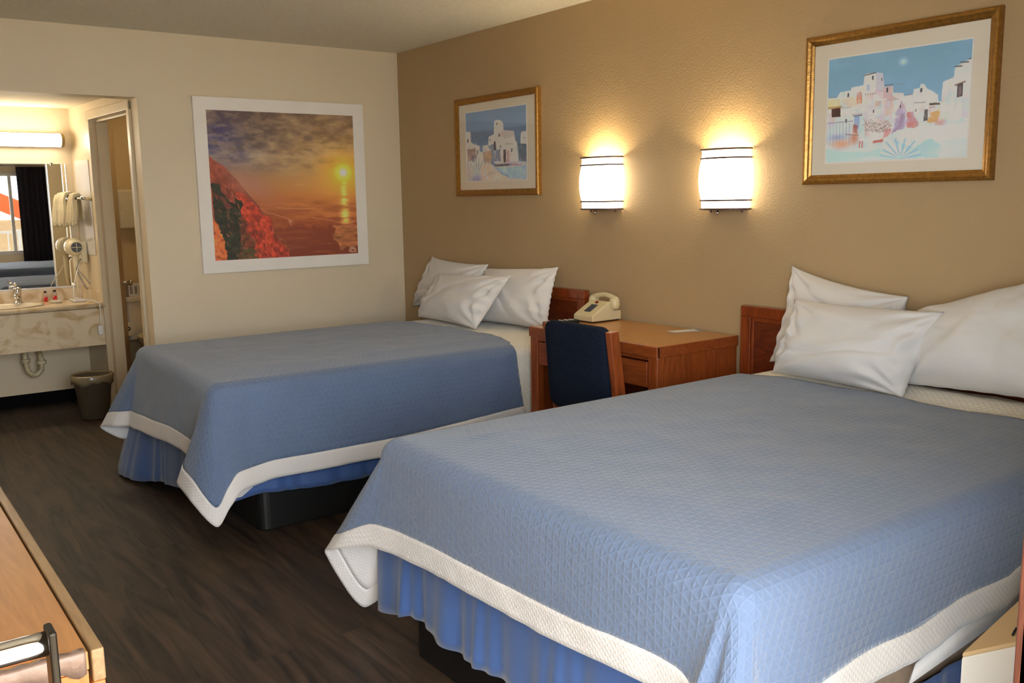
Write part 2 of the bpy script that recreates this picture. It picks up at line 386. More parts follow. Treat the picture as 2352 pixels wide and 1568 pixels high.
# entrance frame and open entrance door with its handle
mb = MB(); mb.box(XF - .01, XO + .012, YD1, YD1 + .045, 0, 2.14).box(XF - .01, XO + .012, YD0 - .045, YD0, 0, 2.14).box(XF - .01, XO + .012, YD0, YD1, 2.1, 2.14)
struct(mb.build('trim_2', M_BROWNJ, bevel=.003))
d2 = struct(box('door_2', (4.50, 5.27, -3.455, -3.41, .01, 2.07), M_DOORW, bevel=.003))
MB().lathe([(0.001, 0), (.028, 0), (.028, .008), (.013, .012), (.0125, .035), (.0125, .19), (.0125, .21), (0.001, .212)], c=(4.872, -3.41, 1.0), axis='y').build('handle_bar', M_CHROME, d2, smooth=True)
mb = MB(); pts = []
mb.box(4.858, 4.888, -3.201, -3.193, .86, 1.016)
mb.build('handle_blade', mat('dark_chrome', rgb(52, 48, 42), rough=.4, metal=1.0, noise=(20, .1, 2)), d2, bevel=.003)
# window
win = struct(MB().box(XF + .03, XO - .02, WY0, WY0 + .05, WZ0, WZ1).box(XF + .03, XO - .02, WY1 - .05, WY1, WZ0, WZ1).box(XF + .03, XO - .02, WY0, WY1, WZ0, WZ0 + .05).box(XF + .03, XO - .02, WY0, WY1, WZ1 - .05, WZ1)
             .box(XF + .05, XO - .05, -1.3, -1.26, WZ0, WZ1).build('window_1', M_RAIL, bevel=.003))
box('window_pane', (XF + .07, XF + .075, WY0 + .04, WY1 - .04, WZ0 + .04, WZ1 - .04), M_WIN, win)
# curtain
def curtain(y0, y1, z0, z1, x, amp, n, name='curtain'):
    vs = []; fs = []; K = 100
    for j in range(13):
        z = z0 + (z1 - z0) * j / 12
        for i in range(K + 1):
            t = i / K; vs.append((x + amp * math.sin(t * n * 2 * PI) * (1.1 - .3 * j / 12), y0 + (y1 - y0) * t, z))
    for j in range(12):
        for i in range(K):
            a = j * (K + 1) + i; fs.append((a, a + 1, a + K + 2, a + K + 1))
    return mesh(name, vs, fs, M_CURT, smooth=True, solid=.004)
tag(curtain(-1.21, -.5, .66, 1.95, XF - .07, .02, 11), 'black pleated curtain drawn over the far part of the window', 'curtain')
cr = MB().tube([(XF - .07, -1.96, 1.97), (XF - .07, -.4, 1.97)], .012).box(XF - .08, XF, -1.94, -1.92, 1.96, 1.98).box(XF - .08, XF, -.44, -.42, 1.96, 1.98).build('curtain_rod', M_CHROME, smooth=False)
tag(cr, 'metal curtain rod above the window', 'rod')

# outdoors seen through the window and the entrance
struct(box('floor_walkway', (XO, 9.0, -8, 5, -0.25, -0.02), M_CONC))
struct(box('ceiling_walkway', (XO, 7.1, -8, 5, 2.55, 2.7), M_STUCCO))
rl = thing('balcony_railing', 'white steel railing outside the window, seen in the mirror', 'railing', (7.0, -1.5, -.02))
MB().box(6.98, 7.02, -5, 3, 1.02, 1.06).box(6.985, 7.015, -5, 3, .08, .11).build('rail', M_RAIL, rl)
mb = MB()
for i in range(60): y = -5 + i * 8 / 60; mb.box(6.99, 7.01, y, y + .018, .1, 1.03)
mb.build('balusters', M_RAIL, rl)
for y in (-5, -3, -1, 1, 2.96): box('post', (6.975, 7.025, y, y + .05, -.02, 1.08), M_RAIL, rl)
st = thing('outdoor_staircase', 'orange steel staircase outside the window, seen in the mirror', 'staircase', (8.2, 0, -.02))
MB().quadbox([(8.1, -2.2, 1.9), (8.2, -2.2, 1.9), (8.2, 1.8, 0), (8.1, 1.8, 0), (8.1, -2.2, 2.2), (8.2, -2.2, 2.2), (8.2, 1.8, .3), (8.1, 1.8, .3)]).build('stringer', M_ORANGE, st)
mb = MB()
for i in range(10): mb.box(8.2, 8.95, 1.5 - i * .38, 1.78 - i * .38, .22 + i * .18, .26 + i * .18)
mb.build('treads', M_CONC, st)
struct(box('wall_outdoor', (8.98, 9.0, -8, 5, -.02, 1.2), M_STUCCO))

# ------------------------------------------------------------------ draped cloth over a bed
def catmull(ss, pts, s):
    ss = np.asarray(ss); pts = np.asarray(pts, float); out = np.empty((len(s), pts.shape[1]))
    # monotone-ish cubic: finite difference tangents
    d = np.diff(pts, axis=0) / np.diff(ss)[:, None]
    m = np.zeros_like(pts); m[0] = d[0]; m[-1] = d[-1]
    for k in range(1, len(ss) - 1):
        a, b = d[k - 1], d[k]
        hm = np.where(a * b > 0, 2 * a * b / np.where(np.abs(a + b) < 1e-9, 1e-9, a + b), 0)
        m[k] = hm
    for i, x in enumerate(s):
        k = min(max(np.searchsorted(ss, x, side='right') - 1, 0), len(ss) - 2)
        h = ss[k + 1] - ss[k]; t = (x - ss[k]) / h
        out[i] = (2 * t**3 - 3 * t**2 + 1) * pts[k] + (t**3 - 2 * t**2 + t) * h * m[k] + (-2 * t**3 + 3 * t**2) * pts[k + 1] + (t**3 - t**2) * h * m[k + 1]
    return out

def drape(name, xl, xr, yfl, yfr, head, zt, r, st, band, m_top, m_band, label, cat, seed, rip=.006, corner_len=.4, puff=.012, roll=0.0):
    """st: list of (seg, t, hem xyz); seg L (t = y), A (corner 0..1), F (t = x), B (corner 0..1), R (t = y)"""
    Nx, Ny, Nc = 90, 110, 36
    xa, xb = xl + r, xr - r
    yf = lambda x: yfl + (yfr - yfl) * (x - xl) / (xr - xl) + r
    hy = lambda x: np.interp(x, head[0], head[1])
    LL = hy(xa) - yf(xa); LF = xb - xa; LR = hy(xb) - yf(xb); CL = corner_len
    def sval(seg, t):
        if seg == 'L': return hy(xa) - t
        if seg == 'A': return LL + t * CL
        if seg == 'F': return LL + CL + (t - xa)
        if seg == 'B': return LL + CL + LF + t * CL
        return LL + 2 * CL + LF + (t - yf(xb))
    ss = [sval(a, b) for a, b, c in st]; hp = [c for a, b, c in st]
    # sample list: base top point, outward normal, s
    S = []
    for j in range(Ny): t = j / Ny; S.append(((xa, hy(xa) - LL * t), (-1, 0), LL * t))
    for j in range(Nc): t = j / Nc; a = PI + t * PI / 2; S.append(((xa, yf(xa)), (math.cos(a), math.sin(a)), LL + CL * t))
    for j in range(Nx): t = j / Nx; x = xa + LF * t; S.append(((x, yf(x)), (0, -1), LL + CL + LF * t))
    for j in range(Nc): t = j / Nc; a = 1.5 * PI + t * PI / 2; S.append(((xb, yf(xb)), (math.cos(a), math.sin(a)), LL + CL + LF + CL * t))
    for j in range(Ny + 1): t = j / Ny; S.append(((xb, yf(xb) + LR * t), (1, 0), LL + 2 * CL + LF + LR * t))
    s_arr = np.array([q[2] for q in S]); HP = catmull(ss, hp, s_arr)
    rnd = vnoise((24, len(S)), (3, 46), seed, 3) - .5
    curves = []; K1 = 7; K2 = 26
    for i, (p, n, s) in enumerate(S):
        E = np.array([p[0] + n[0] * r, p[1] + n[1] * r, zt - r]); Hm = HP[i]
        D = Hm - E; ln = np.linalg.norm(D)
        c = [(p[0] + n[0] * r * math.sin(a), p[1] + n[1] * r * math.sin(a), zt - r + r * math.cos(a)) for a in [PI / 2 * k / K1 for k in range(K1)]]
        fl = min(1.0, 3.0 * math.hypot(D[0], D[1]) / ln)
        m0 = (np.array([n[0] * .05, n[1] * .05, -1]) * ln * .9) * (1 - fl) + D * fl; m1 = D
        for k in range(K2 + 1):
            t = k / K2
            q = (2*t**3-3*t**2+1)*E + (t**3-2*t**2+t)*m0 + (-2*t**3+3*t**2)*Hm + (t**3-t**2)*m1
            w = rip * 2 * t * rnd[min(int(t * 23), 23), i]
            c.append((q[0] + n[0] * w, q[1] + n[1] * w, q[2]))
        curves.append(np.array(c))
    # arc length for uv and band split
    V = []; UV = []; F = []; BV = []; BU = []; BF = []
    KM = 26; KB = 6; nS = len(S)
    for i in range(nS):
        c = curves[i]; seg = np.linalg.norm(np.diff(c, axis=0), axis=1); al = np.concatenate([[0], np.cumsum(seg)]); T = al[-1]
        bw = band if band else 0
        n = S[i][1]; p = S[i][0]
        for k in range(KM + 1):
            a = (T - bw) * k / KM
            V.append([np.interp(a, al, c[:, d]) for d in range(3)]); UV.append((p[0] + n[0] * a, p[1] + n[1] * a))
        if bw:
            for k in range(KB + 1):
                a = T - bw + bw * k / KB
                q = [np.interp(a, al, c[:, d]) for d in range(3)]
                q[0] += n[0] * .002; q[1] += n[1] * .002
                BV.append(q); BU.append((p[0] + n[0] * a, p[1] + n[1] * a))
    for i in range(nS - 1):
        for k in range(KM):
            a = i * (KM + 1) + k; b2 = a + KM + 1; F.append((a, a + 1, b2 + 1, b2))
        if band:
            for k in range(KB):
                a = i * (KB + 1) + k; b2 = a + KB + 1; BF.append((a, a + 1, b2 + 1, b2))
    off = len(V); nz = vnoise((Ny + 1, Nx + 1), (7, 6), seed + 1, 4) - .5
    for j in range(Ny + 1):
        for i in range(Nx + 1):
            x = xa + LF * i / Nx; y0 = yf(x); y1 = hy(x)
            # match the side sampling
            y = y1 + (y0 - y1) * j / Ny
            e = min(1, min(i, Nx - i) / 12) * min(1, (Ny - j) / 14)
            z = zt + e * (puff + nz[j, i] * .016) + roll * math.exp(-((y + .2) / .085) ** 2) * min(1, min(i, Nx - i) / 14)
            V.append((x, y, z)); UV.append((x, y))
    for j in range(Ny):
        for i in range(Nx):
            a = off + j * (Nx + 1) + i; F.append((a, a + Nx + 1, a + Nx + 2, a + 1))
    o = mesh(name, V, F, m_top, smooth=True, uvs=UV, solid=.006, merge=True, inner=M_BAND if band else None)
    tag(o, label, cat)
    if band: mesh('hem_band', BV, BF, m_band, o, smooth=True, uvs=BU, solid=.007, merge=True)
    return o

def ruffle(path, ztop, zbot, m, parent, name='bed_skirt', amp=.012, freq=9, seed=1):
    """path: list of (x, y, zbottom, nx, ny)"""
    path = [tuple(p) + (.015,) if len(p) == 5 else tuple(p) for p in path]
    pts = np.array([(p[0], p[1]) for p in path]); seg = np.linalg.norm(np.diff(pts, axis=0), axis=1); cum = np.concatenate([[0], np.cumsum(seg)]); T = cum[-1]
    n = int(T / .008); V = []; F = []; K = 9
    rs = np.random.RandomState(seed); ph = rs.rand(4) * 6
    A = np.array(path)
    for i in range(n + 1):
        s = T * i / n; row = [np.interp(s, cum, A[:, d]) for d in range(6)]
        nx, ny = row[3], row[4]; l = math.hypot(nx, ny) + 1e-9; nx /= l; ny /= l
        w = math.sin(s * freq * 2 * PI / 1.0 + ph[0] + 2.6 * math.sin(s * 4.1 + ph[1]) + 1.2 * math.sin(s * 13 + ph[3])) * (.55 + .6 * math.sin(s * 6.3 + ph[2]) ** 2) + .35 * math.sin(s * freq * 15 + ph[2] + 2 * math.sin(s * 17))
        for k in range(K + 1):
            t = k / K; d = amp * w * (.25 + t) + row[5] * t
            V.append((row[0] + nx * d, row[1] + ny * d, ztop + (row[2] - ztop) * t))
    for i in range(n):
        for k in range(K):
            a = i * (K + 1) + k; F.append((a, a + 1, a + K + 2, a + K + 1))
    return mesh(name, V, F, m, parent, smooth=True, solid=.003)

def headboard(parent, x0, x1, z1):
    hb = MB().box(x0, x1, -.045, -.006, z1 - .05, z1).box(x0, x0 + .055, -.045, -.006, .0, z1 - .05).box(x1 - .055, x1, -.045, -.006, .0, z1 - .05).box(x0, x1, -.045, -.006, .42, .48).build('headboard', M_HEADBV, parent, bevel=.004)
    MB().box(x0 + .05, x1 - .05, -.032, -.008, .48, z1 - .045).build('headboard_panel', M_HEADB, hb)
    MB().box(x0 + .055, x1 - .055, -.038, -.03, z1 - .068, z1 - .05).box(x0 + .055, x0 + .07, -.038, -.03, .48, z1 - .06).box(x1 - .07, x1 - .055, -.038, -.03, .48, z1 - .06).build('panel_moulding', M_HEADBV, hb, bevel=.003)

def rbox(x0, x1, y0, y1, z0, z1, rad=.04, n=6):
    pts = []
    for cx, cy, a0 in ((x1 - rad, y1 - rad, 0), (x0 + rad, y1 - rad, 90), (x0 + rad, y0 + rad, 180), (x1 - rad, y0 + rad, 270)):
        for k in range(n + 1): a = math.radians(a0 + 90 * k / n); pts.append((cx + rad * math.cos(a), cy + rad * math.sin(a)))
    return MB().prism(pts, z0, z1)

# ---- far bed
fb = thing('bed', 'blue covered double bed in the corner beside the sunset picture', 'bed', (1.45, -1.0, 0), 'double beds')
rbox(.90, 2.06, -1.94, -.12, 0, .24, .05).build('bed_base', M_BLACK, fb, bevel=.006)
rbox(.86, 2.09, -2.06, -.07, .24, .42, .06).build('box_spring', M_TANFAB, fb, bevel=.01)
rbox(.85, 2.10, -2.09, -.06, .42, .655, .06).build('mattress', M_COTTON, fb, bevel=.03)
headboard(fb, .53, 2.035, .925)
ruffle([(.82, -.4, .12, -1, 0), (.80, -1.95, .08, -1, 0, .06), (.74, -2.10, .015, -1, -1, .13), (.86, -2.11, .02, -.3, -1, .12), (1.05, -2.10, .03, 0, -1, .06), (1.2, -2.10, .06, 0, -1, .02), (1.5, -2.10, .095, 0, -1), (2.0, -2.10, .12, 0, -1), (2.10, -2.06, .18, 1, -1), (2.10, -1.94, .195, 1, 0), (2.10, -1.74, .172, 1, 0), (2.10, -1.39, .165, 1, 0), (2.10, -.4, .17, 1, 0)],
       .40, 0, M_SKIRT, fb, amp=.008, freq=4, seed=3)
drape('blanket', .815, 2.125, -.95, -.95, ([0, 3], [-.07, -.07]), .682, .05,
      [('L', -.07, (.80, -.08, .3)), ('L', -.8, (.80, -.8, .3)), ('A', .5, (.81, -.93, .3)), ('F', 1.0, (1.0, -.945, .6)), ('F', 1.9, (1.9, -.945, .6)), ('B', .5, (2.12, -.93, .3)), ('R', -.8, (2.135, -.8, .3)), ('R', -.08, (2.135, -.08, .28))],
      0, M_QUILT, None, 'white quilted blanket showing at the head of the far bed', 'blanket', 11, rip=.004, puff=.004)
drape('bedspread', .79, 2.15, -2.10, -2.155, ([.7, .95, 1.4, 1.8, 2.05, 2.15], [-.62, -.57, -.52, -.50, -.56, -.64]), .695, .06,
      [('L', -.62, (.74, -.62, .28)), ('L', -1.6, (.73, -1.6, .28)), ('L', -2.0, (.74, -2.02, .26)), ('A', .45, (.76, -2.17, .20)), ('A', .72, (.775, -2.285, .285)), ('A', 1.0, (.866, -2.25, .299)),
       ('F', .93, (.925, -2.18, .300)), ('F', 1.278, (1.278, -2.165, .317)), ('F', 1.63, (1.633, -2.16, .339)), ('F', 1.85, (1.86, -2.155, .335)), ('F', 1.96, (1.95, -2.17, .31)), ('F', 2.06, (1.965, -2.235, .285)),
       ('B', .15, (1.991, -2.26, .268)), ('B', .35, (2.12, -2.25, .235)), ('B', .55, (2.235, -2.18, .13)), ('B', .72, (2.228, -2.12, .20)), ('B', .9, (2.2, -2.051, .251)),
       ('R', -2.02, (2.172, -1.964, .258)), ('R', -1.88, (2.165, -1.882, .265)), ('R', -1.64, (2.165, -1.638, .263)), ('R', -1.38, (2.165, -1.376, .263)), ('R', -.64, (2.165, -.60, .30))],
      .078, M_SPREAD, M_BAND, 'blue textured bedspread with white border on the bed beside the sunset picture', 'bedspread', 21)
mesh('sheet_corner', [(2.06, -2.12, .27), (2.13, -2.06, .27), (2.13, -1.99, .25), (2.135, -1.99, .235), (2.14, -2.04, .205), (2.11, -2.11, .19)], [(0, 1, 4, 5), (1, 2, 3, 4)], M_COTTON, fb, smooth=True, solid=.004)

# ---- near bed
nb = thing('bed', 'blue covered double bed in the foreground nearest the camera', 'bed', (4.06, -1.0, 0), 'double beds')
rbox(3.43, 4.70, -1.962, -.12, 0, .24, .03).build('bed_base', M_BLACK, nb, bevel=.006)
rbox(3.41, 4.735, -1.98, -.07, .24, .42, .06).build('box_spring', M_TANFAB, nb, bevel=.01)
rbox(3.40, 4.74, -1.99, -.06, .42, .665, .06).build('mattress', M_COTTON, nb, bevel=.03)
headboard(nb, 3.114, 4.62, .935)
ruffle([(3.36, -.4, .1, -1, 0), (3.36, -1.9, .09, -1, 0), (3.30, -1.97, .09, -1, -.3), (3.27, -2.0, .10, -1, -1), (3.36, -1.995, .12, 0, -1), (3.474, -1.995, .158, 0, -1), (3.72, -1.995, .145, 0, -1), (3.957, -1.995, .15, 0, -1), (4.74, -1.995, .13, 0, -1)],
       .40, 0, M_SKIRT, nb, amp=.011, freq=5, seed=8)
ruffle([(4.74, -1.99, .13, 1, -1), (4.76, -1.95, .13, 1, 0), (4.76, -1.8, .12, 1, 0), (4.76, -.4, .12, 1, 0)], .27, 0, M_SKIRT, nb, amp=.011, freq=5, seed=9)
drape('blanket', 3.365, 4.765, -.75, -.75, ([0, 6], [-.075, -.075]), .695, .05,
      [('L', -.08, (3.35, -.08, .35)), ('L', -.7, (3.35, -.7, .35)), ('A', .5, (3.36, -.73, .4)), ('F', 3.5, (3.5, -.745, .6)), ('F', 4.6, (4.6, -.745, .6)), ('B', .5, (4.76, -.73, .35)), ('R', -.7, (4.775, -.7, .3)), ('R', -.08, (4.775, -.08, .28))],
      0, M_QUILT, None, 'white quilted blanket showing at the head of the near bed', 'blanket', 12, rip=.004, puff=.006, roll=.028)
drape('bedspread', 3.34, 4.79, -2.035, -2.04, ([3.3, 3.6, 4.0, 4.5, 4.8], [-.385, -.36, -.362, -.39, -.42]), .705, .06,
      [('L', -.4, (3.30, -.4, .28)), ('L', -1.4, (3.30, -1.4, .28)), ('L', -1.85, (3.29, -1.86, .25)), ('A', .15, (3.26, -1.95, .16)), ('A', .4, (3.16, -2.0, .075)), ('A', .72, (3.125, -2.115, .285)), ('A', .88, (3.20, -2.125, .318)), ('F', 3.41, (3.366, -2.075, .368)),
       ('F', 3.53, (3.53, -2.05, .374)), ('F', 3.70, (3.695, -2.045, .38)), ('F', 4.013, (4.013, -2.045, .385)), ('F', 4.275, (4.275, -2.045, .394)), ('F', 4.50, (4.50, -2.045, .412)), ('F', 4.62, (4.62, -2.05, .418)), ('F', 4.70, (4.68, -2.075, .405)),
       ('B', .08, (4.70, -2.12, .37)), ('B', .22, (4.735, -2.09, .345)), ('B', .38, (4.77, -2.15, .29)), ('B', .55, (4.83, -2.17, .24)), ('B', .7, (4.85, -2.08, .27)), ('B', .88, (4.80, -1.99, .345)), ('R', -1.85, (4.812, -1.82, .375)), ('R', -1.62, (4.80, -1.62, .385)), ('R', -1.45, (4.812, -1.447, .388)), ('R', -1.22, (4.80, -1.224, .398)), ('R', -1.05, (4.81, -1.05, .398)), ('R', -.94, (4.80, -.938, .408)), ('R', -.42, (4.80, -.43, .41))],
      .075, M_SPREAD, M_BAND, 'blue textured bedspread with white border on the bed nearest the camera', 'bedspread', 33, corner_len=.4)
mesh('loose_sheet', [(4.775, -1.42, .30), (4.79, -1.2, .335), (4.80, -1.0, .365), (4.80, -.8, .39), (4.778, -1.40, .345), (4.785, -1.2, .40), (4.79, -1.0, .43), (4.79, -.8, .45)], [(0, 1, 5, 4), (1, 2, 6, 5), (2, 3, 7, 6)], M_COTTON, nb, smooth=True, solid=.004)

# ------------------------------------------------------------------ pillows
def pillow(c, T, label, group, seed, back=.35, edge=.05, ear=1.0):
    """c: TL, TR, BR, BL corner points"""
    TL, TR, BR, BL = [np.array(p, float) for p in c]
    N = 64; nrm = np.cross(BL - TL, TR - TL); nrm /= np.linalg.norm(nrm)
    if nrm[1] > 0: nrm = -nrm     # faces the room
    W = np.linalg.norm(TR - TL); Hh = np.linalg.norm(BL - TL)
    nz = vnoise((N + 1, N + 1), (5, 6), seed, 4) - .5
    nf = vnoise((N + 1, N + 1), (3, 3), seed + 5, 2) - .5
    V = []; F = []; idx = {}
    def P(i, j):
        a, b = i / N, j / N
        # concave sides, pointed corners
        ca = edge * math.sin(PI * b) ** 0.7; cb = edge * math.sin(PI * a) ** 0.7
        ua = a + (0.5 - a) * 2 * ca * abs(2 * a - 1) ** 3 * .5; ub = b + (0.5 - b) * 2 * cb * abs(2 * b - 1) ** 3 * .6
        p = (TL * (1 - ua) + TR * ua) * (1 - ub) + (BL * (1 - ua) + BR * ua) * ub
        return p, a, b
    for side in (0, 1):
        for j in range(N + 1):
            for i in range(N + 1):
                rim = i in (0, N) or j in (0, N)
                if side and rim: idx[(1, i, j)] = idx[(0, i, j)]; continue
                p, a, b = P(i, j)
                prof = (max(0, 1 - abs(2 * a - 1) ** 2.6) * max(0, 1 - abs(2 * b - 1) ** 2.6)) ** .62
                h = T * prof * (0.85 + .3 * b)
                # wrinkles fanning out of the corners
                wr = 0
                for (ca, cb) in ((0, 0), (1, 0), (1, 1), (0, 1)):
                    d = math.hypot((a - ca) * W, (b - cb) * Hh)
                    an = math.atan2((b - cb) * Hh, (a - ca) * W)
                    wr += .008 * math.exp(-((d - .12) / .09) ** 2) * math.sin(an * 13 + seed + 5 * nf[j, i])
                wr += .014 * nz[j, i] * prof + .03 * nf[j, i] * prof
                # creases running in from the two short ends and one long soft fold
                e1 = math.exp(-(a / .16) ** 2) + math.exp(-((1 - a) / .16) ** 2)
                wr += .0055 * e1 * math.sin(b * 34 + 6 * nf[j, i] + seed) * min(1, 6 * b * (1 - b))
                cx_l = (a - .5) * math.cos(seed * 1.3) + (b - .5) * math.sin(seed * 1.3) + .25 * nf[j, i]
                wr -= .009 * math.exp(-((cx_l - .12) / .035) ** 2) * prof; wr += .006 * math.exp(-((cx_l + .02) / .06) ** 2) * prof
                q = p + nrm * (h * (1 - back) + wr * (1 if prof > .02 else 0)) if side == 0 else p - nrm * (h * back)
                if rim: q = p + nrm * .0025 * math.sin(i * .8 + j * 1.1 + seed)
                idx[(side, i, j)] = len(V); V.append(q)
    for side in (0, 1):
        for j in range(N):
            for i in range(N):
                q = (idx[(side, i, j)], idx[(side, i + 1, j)], idx[(side, i + 1, j + 1)], idx[(side, i, j + 1)])
                F.append(q if side else q[::-1])
    o = mesh('pillow', V, F, M_COTTON, smooth=True, merge=True)
    tag(o, label, 'pillow', group); return o
GP = 'pillows on the far bed'; GN = 'pillows on the near bed'
pillow([(.47, -.05, 1.05), (1.155, -.06, 1.03), (1.17, -.17, .69), (.31, -.12, .70)], .13, 'white pillow leaning in the room corner behind the smaller front pillow of the far bed', GP, 1, edge=.09, back=.2)
pillow([(1.09, -.06, 1.00), (1.835, -.06, 1.045), (1.89, -.19, .70), (1.20, -.19, .69)], .13, 'white pillow against the cherry headboard beside the telephone desk', GP, 2, back=.2, edge=.05)
pillow([(.86, -.24, .965), (1.63, -.235, .997), (1.53, -.42, .695), (.78, -.36, .69)], .17, 'white pillow propped in front of the two others on the far bed', GP, 3, back=.4, edge=.05)
pillow([(3.385, -.05, 1.13), (3.93, -.06, 1.038), (4.01, -.155, .71), (3.345, -.135, .715)], .11, 'white pillow with tall pointed corner standing behind the front one on the near bed', GN, 4, back=.2, edge=.10)
pillow([(3.96, -.07, .985), (4.54, -.07, 1.17), (4.67, -.25, .755), (4.01, -.22, .735)], .17, 'large white pillow at the right edge of the photo on the near bed', GN, 5, back=.2, edge=.04)
pillow([(3.54, -.23, 1.01), (4.155, -.21, 1.012), (4.08, -.32, .705), (3.49, -.30, .71)], .17, 'plump white pillow at the front of the near bed', GN, 6, back=.35, edge=.05)

# ------------------------------------------------------------------ painting on dense coloured meshes
def homog(src, dst):
    A = []
    for (x, y), (X, Y) in zip(src, dst):
        A.append([x, y, 1, 0, 0, 0, -X * x, -X * y, -X]); A.append([0, 0, 0, x, y, 1, -Y * x, -Y * y, -Y])
    _, _, vt = np.linalg.svd(np.array(A, float)); return vt[-1].reshape(3, 3)
class Canvas:
    def __init__(s, W, Hh, corners):
        s.W, s.H = W, Hh; s.u, s.v = np.meshgrid(np.linspace(0, 1, W), np.linspace(0, 1, Hh))
        s.white = (176, 163, 145); s.im = np.zeros((Hh, W, 3)); s.h = homog(corners, [(0, 0), (1, 0), (1, 1), (0, 1)])
        s.j = vnoise((Hh, W), (16, 18), 5, 3) - .5; s.j2 = vnoise((Hh, W), (15, 17), 6, 3) - .5
    def uv(s, p):
        q = s.h @ np.array([p[0], p[1], 1.0]); return q[0] / q[2], q[1] / q[2]
    def mask(s, poly, rough=0.0):
        P = [s.uv(p) for p in poly]; x = s.u + s.j * rough; y = s.v + s.j2 * rough
        ins = np.zeros(x.shape, bool); n = len(P)
        for i in range(n):
            x0, y0 = P[i]; x1, y1 = P[(i + 1) % n]
            if y0 == y1: continue
            c = ((y0 > y) != (y1 > y)) & (x < (x1 - x0) * (y - y0) / (y1 - y0) + x0); ins ^= c
        return ins.astype(float)
    def blend(s, m, col, a=1.0, tex=0.0, seed=3, cells=(20, 20)):
        c = np.array(col, float); m = (m * a)[..., None]
        if tex: c = c * (1 + tex * 2 * (vnoise((s.H, s.W), cells, seed, 3) - .5))[..., None]
        s.im = s.im * (1 - m) + c * m
    def poly(s, poly, col, a=1.0, rough=0.0, **k): s.blend(s.mask(poly, rough), col, a, **k)
    def blob(s, p, rx, ry, col, a=1.0):
        cu, cv = s.uv(p); d = ((s.u - cu) / rx) ** 2 + ((s.v - cv) / ry) ** 2; s.blend(np.exp(-d), col, a)
    def line(s, p, q, w, col, a=1.0):
        (x0, y0), (x1, y1) = s.uv(p), s.uv(q); dx, dy = x1 - x0, y1 - y0; L2 = dx * dx + dy * dy + 1e-12
        t = np.clip(((s.u - x0) * dx + (s.v - y0) * dy) / L2, 0, 1)
        d = np.hypot(s.u - x0 - t * dx, s.v - y0 - t * dy); s.blend(np.clip(1.5 - d / w, 0, 1), col, a)
    def colors(s):
        lin = s2l(np.clip(s.im, 0, 255)); white = s2l(s.white)
        return np.clip(lin / white * .80, 0, .9)

M_PRINT = bpy.data.materials.new('printed_picture'); M_PRINT.use_nodes = True
_n = M_PRINT.node_tree.nodes; _a = _n.new('ShaderNodeAttribute'); _a.attribute_name = 'Col'
M_PRINT.node_tree.links.new(_a.outputs['Color'], _n['Principled BSDF'].inputs['Base Color']); _n['Principled BSDF'].inputs['Roughness'].default_value = .6

def print_mesh(cv, parent, corner):   # corner(u,v)->xyz
    W, Hh = cv.W, cv.H; V = []; F = []
    for j in range(Hh):
        for i in range(W): V.append(corner(i / (W - 1), j / (Hh - 1)))
    for j in range(Hh - 1):
        for i in range(W - 1): a = j * W + i; F.append((a, a + W, a + W + 1, a + 1))
    return mesh('print', V, F, M_PRINT, parent, cols=cv.colors().reshape(-1, 3))

def frame_obj(bounds, w, d, m, parent, axis, base=0.0, prof=True):
    """rectangular moulding; bounds a0,a1,z0,z1 in wall coordinates; axis 'y': wall y=0 facing -y ; 'x': wall x=0 facing +x"""
    a0, a1, z0, z1 = bounds
    pr = [(0, 0), (0, d * .75), (w * .15, d * .95), (w * .4, d), (w * .62, d * .8), (w * .8, d * .72), (w, d * .55), (w, 0)] if prof else [(0, 0), (0, d), (w, d), (w, 0)]
    V = []; F = []; n = len(pr)
    for (ca, cz, sa, sz) in ((a0, z0, 1, 1), (a1, z0, -1, 1), (a1, z1, -1, -1), (a0, z1, 1, -1)):
        for (o, h) in pr:
            a, z = ca + sa * o, cz + sz * o
            V.append((a, -base - h, z) if axis == 'y' else (base + h, a, z))
    for c in range(4):
        e = (c + 1) % 4
        for k in range(n):
            k2 = (k + 1) % n; F.append((c * n + k, e * n + k, e * n + k2, c * n + k2))
    return mesh('frame', V, F, m, parent, merge=True)

# ---- sunset picture
cs = Canvas(300, 290, [(52, 45), (1490, 105), (1540, 1435), (143, 1527)])
U, Vv = cs.u, cs.v
def ramp(v, ks, cols):
    return np.stack([np.interp(v, ks, [c[i] for c in cols]) for i in range(3)], -1)
cs.im = ramp(Vv, [0, .2, .38, .5, .58, .8, 1], [(80, 60, 50), (108, 84, 64), (138, 104, 70), (152, 96, 54), (156, 82, 40), (132, 60, 30), (104, 44, 26)])
cs.blend(np.exp(-(U / .2) ** 2) * np.exp(-((Vv - .17) / .15) ** 2), (38, 38, 84), .9)
cs.blend(np.exp(-((U - .15) / .25) ** 2) * np.exp(-((Vv - .3) / .1) ** 2), (74, 72, 92), .6)
Ur = U * 1.0; cl = vnoise((cs.H, cs.W), (9, 5), 41, 5)
cl2 = np.roll(vnoise((cs.H, cs.W), (14, 4), 42, 5), 20, 1)
skym = (Vv < .5).astype(float)
cs.blend(np.clip((cl - .52) * 4, 0, 1) * skym * np.clip(U * 2, .2, 1), (178, 142, 104), .6)
cs.blend(np.clip((.5 - cl2) * 4, 0, 1) * np.exp(-((Vv - .12) / .2) ** 2), (62, 48, 46), .65)
cs.blend(np.clip((cl2 - .55) * 5, 0, 1) * np.exp(-((Vv - .35) / .06) ** 2) * np.exp(-((U - .38) / .2) ** 2), (172, 158, 142), .9)
su, sv = cs.uv((1395, 655)); d = np.hypot(U - su, (Vv - sv))
cs.blend(np.exp(-(d / .42) ** 2) * np.clip((.72 - Vv) * 6, 0, 1), (204, 142, 58), .6)
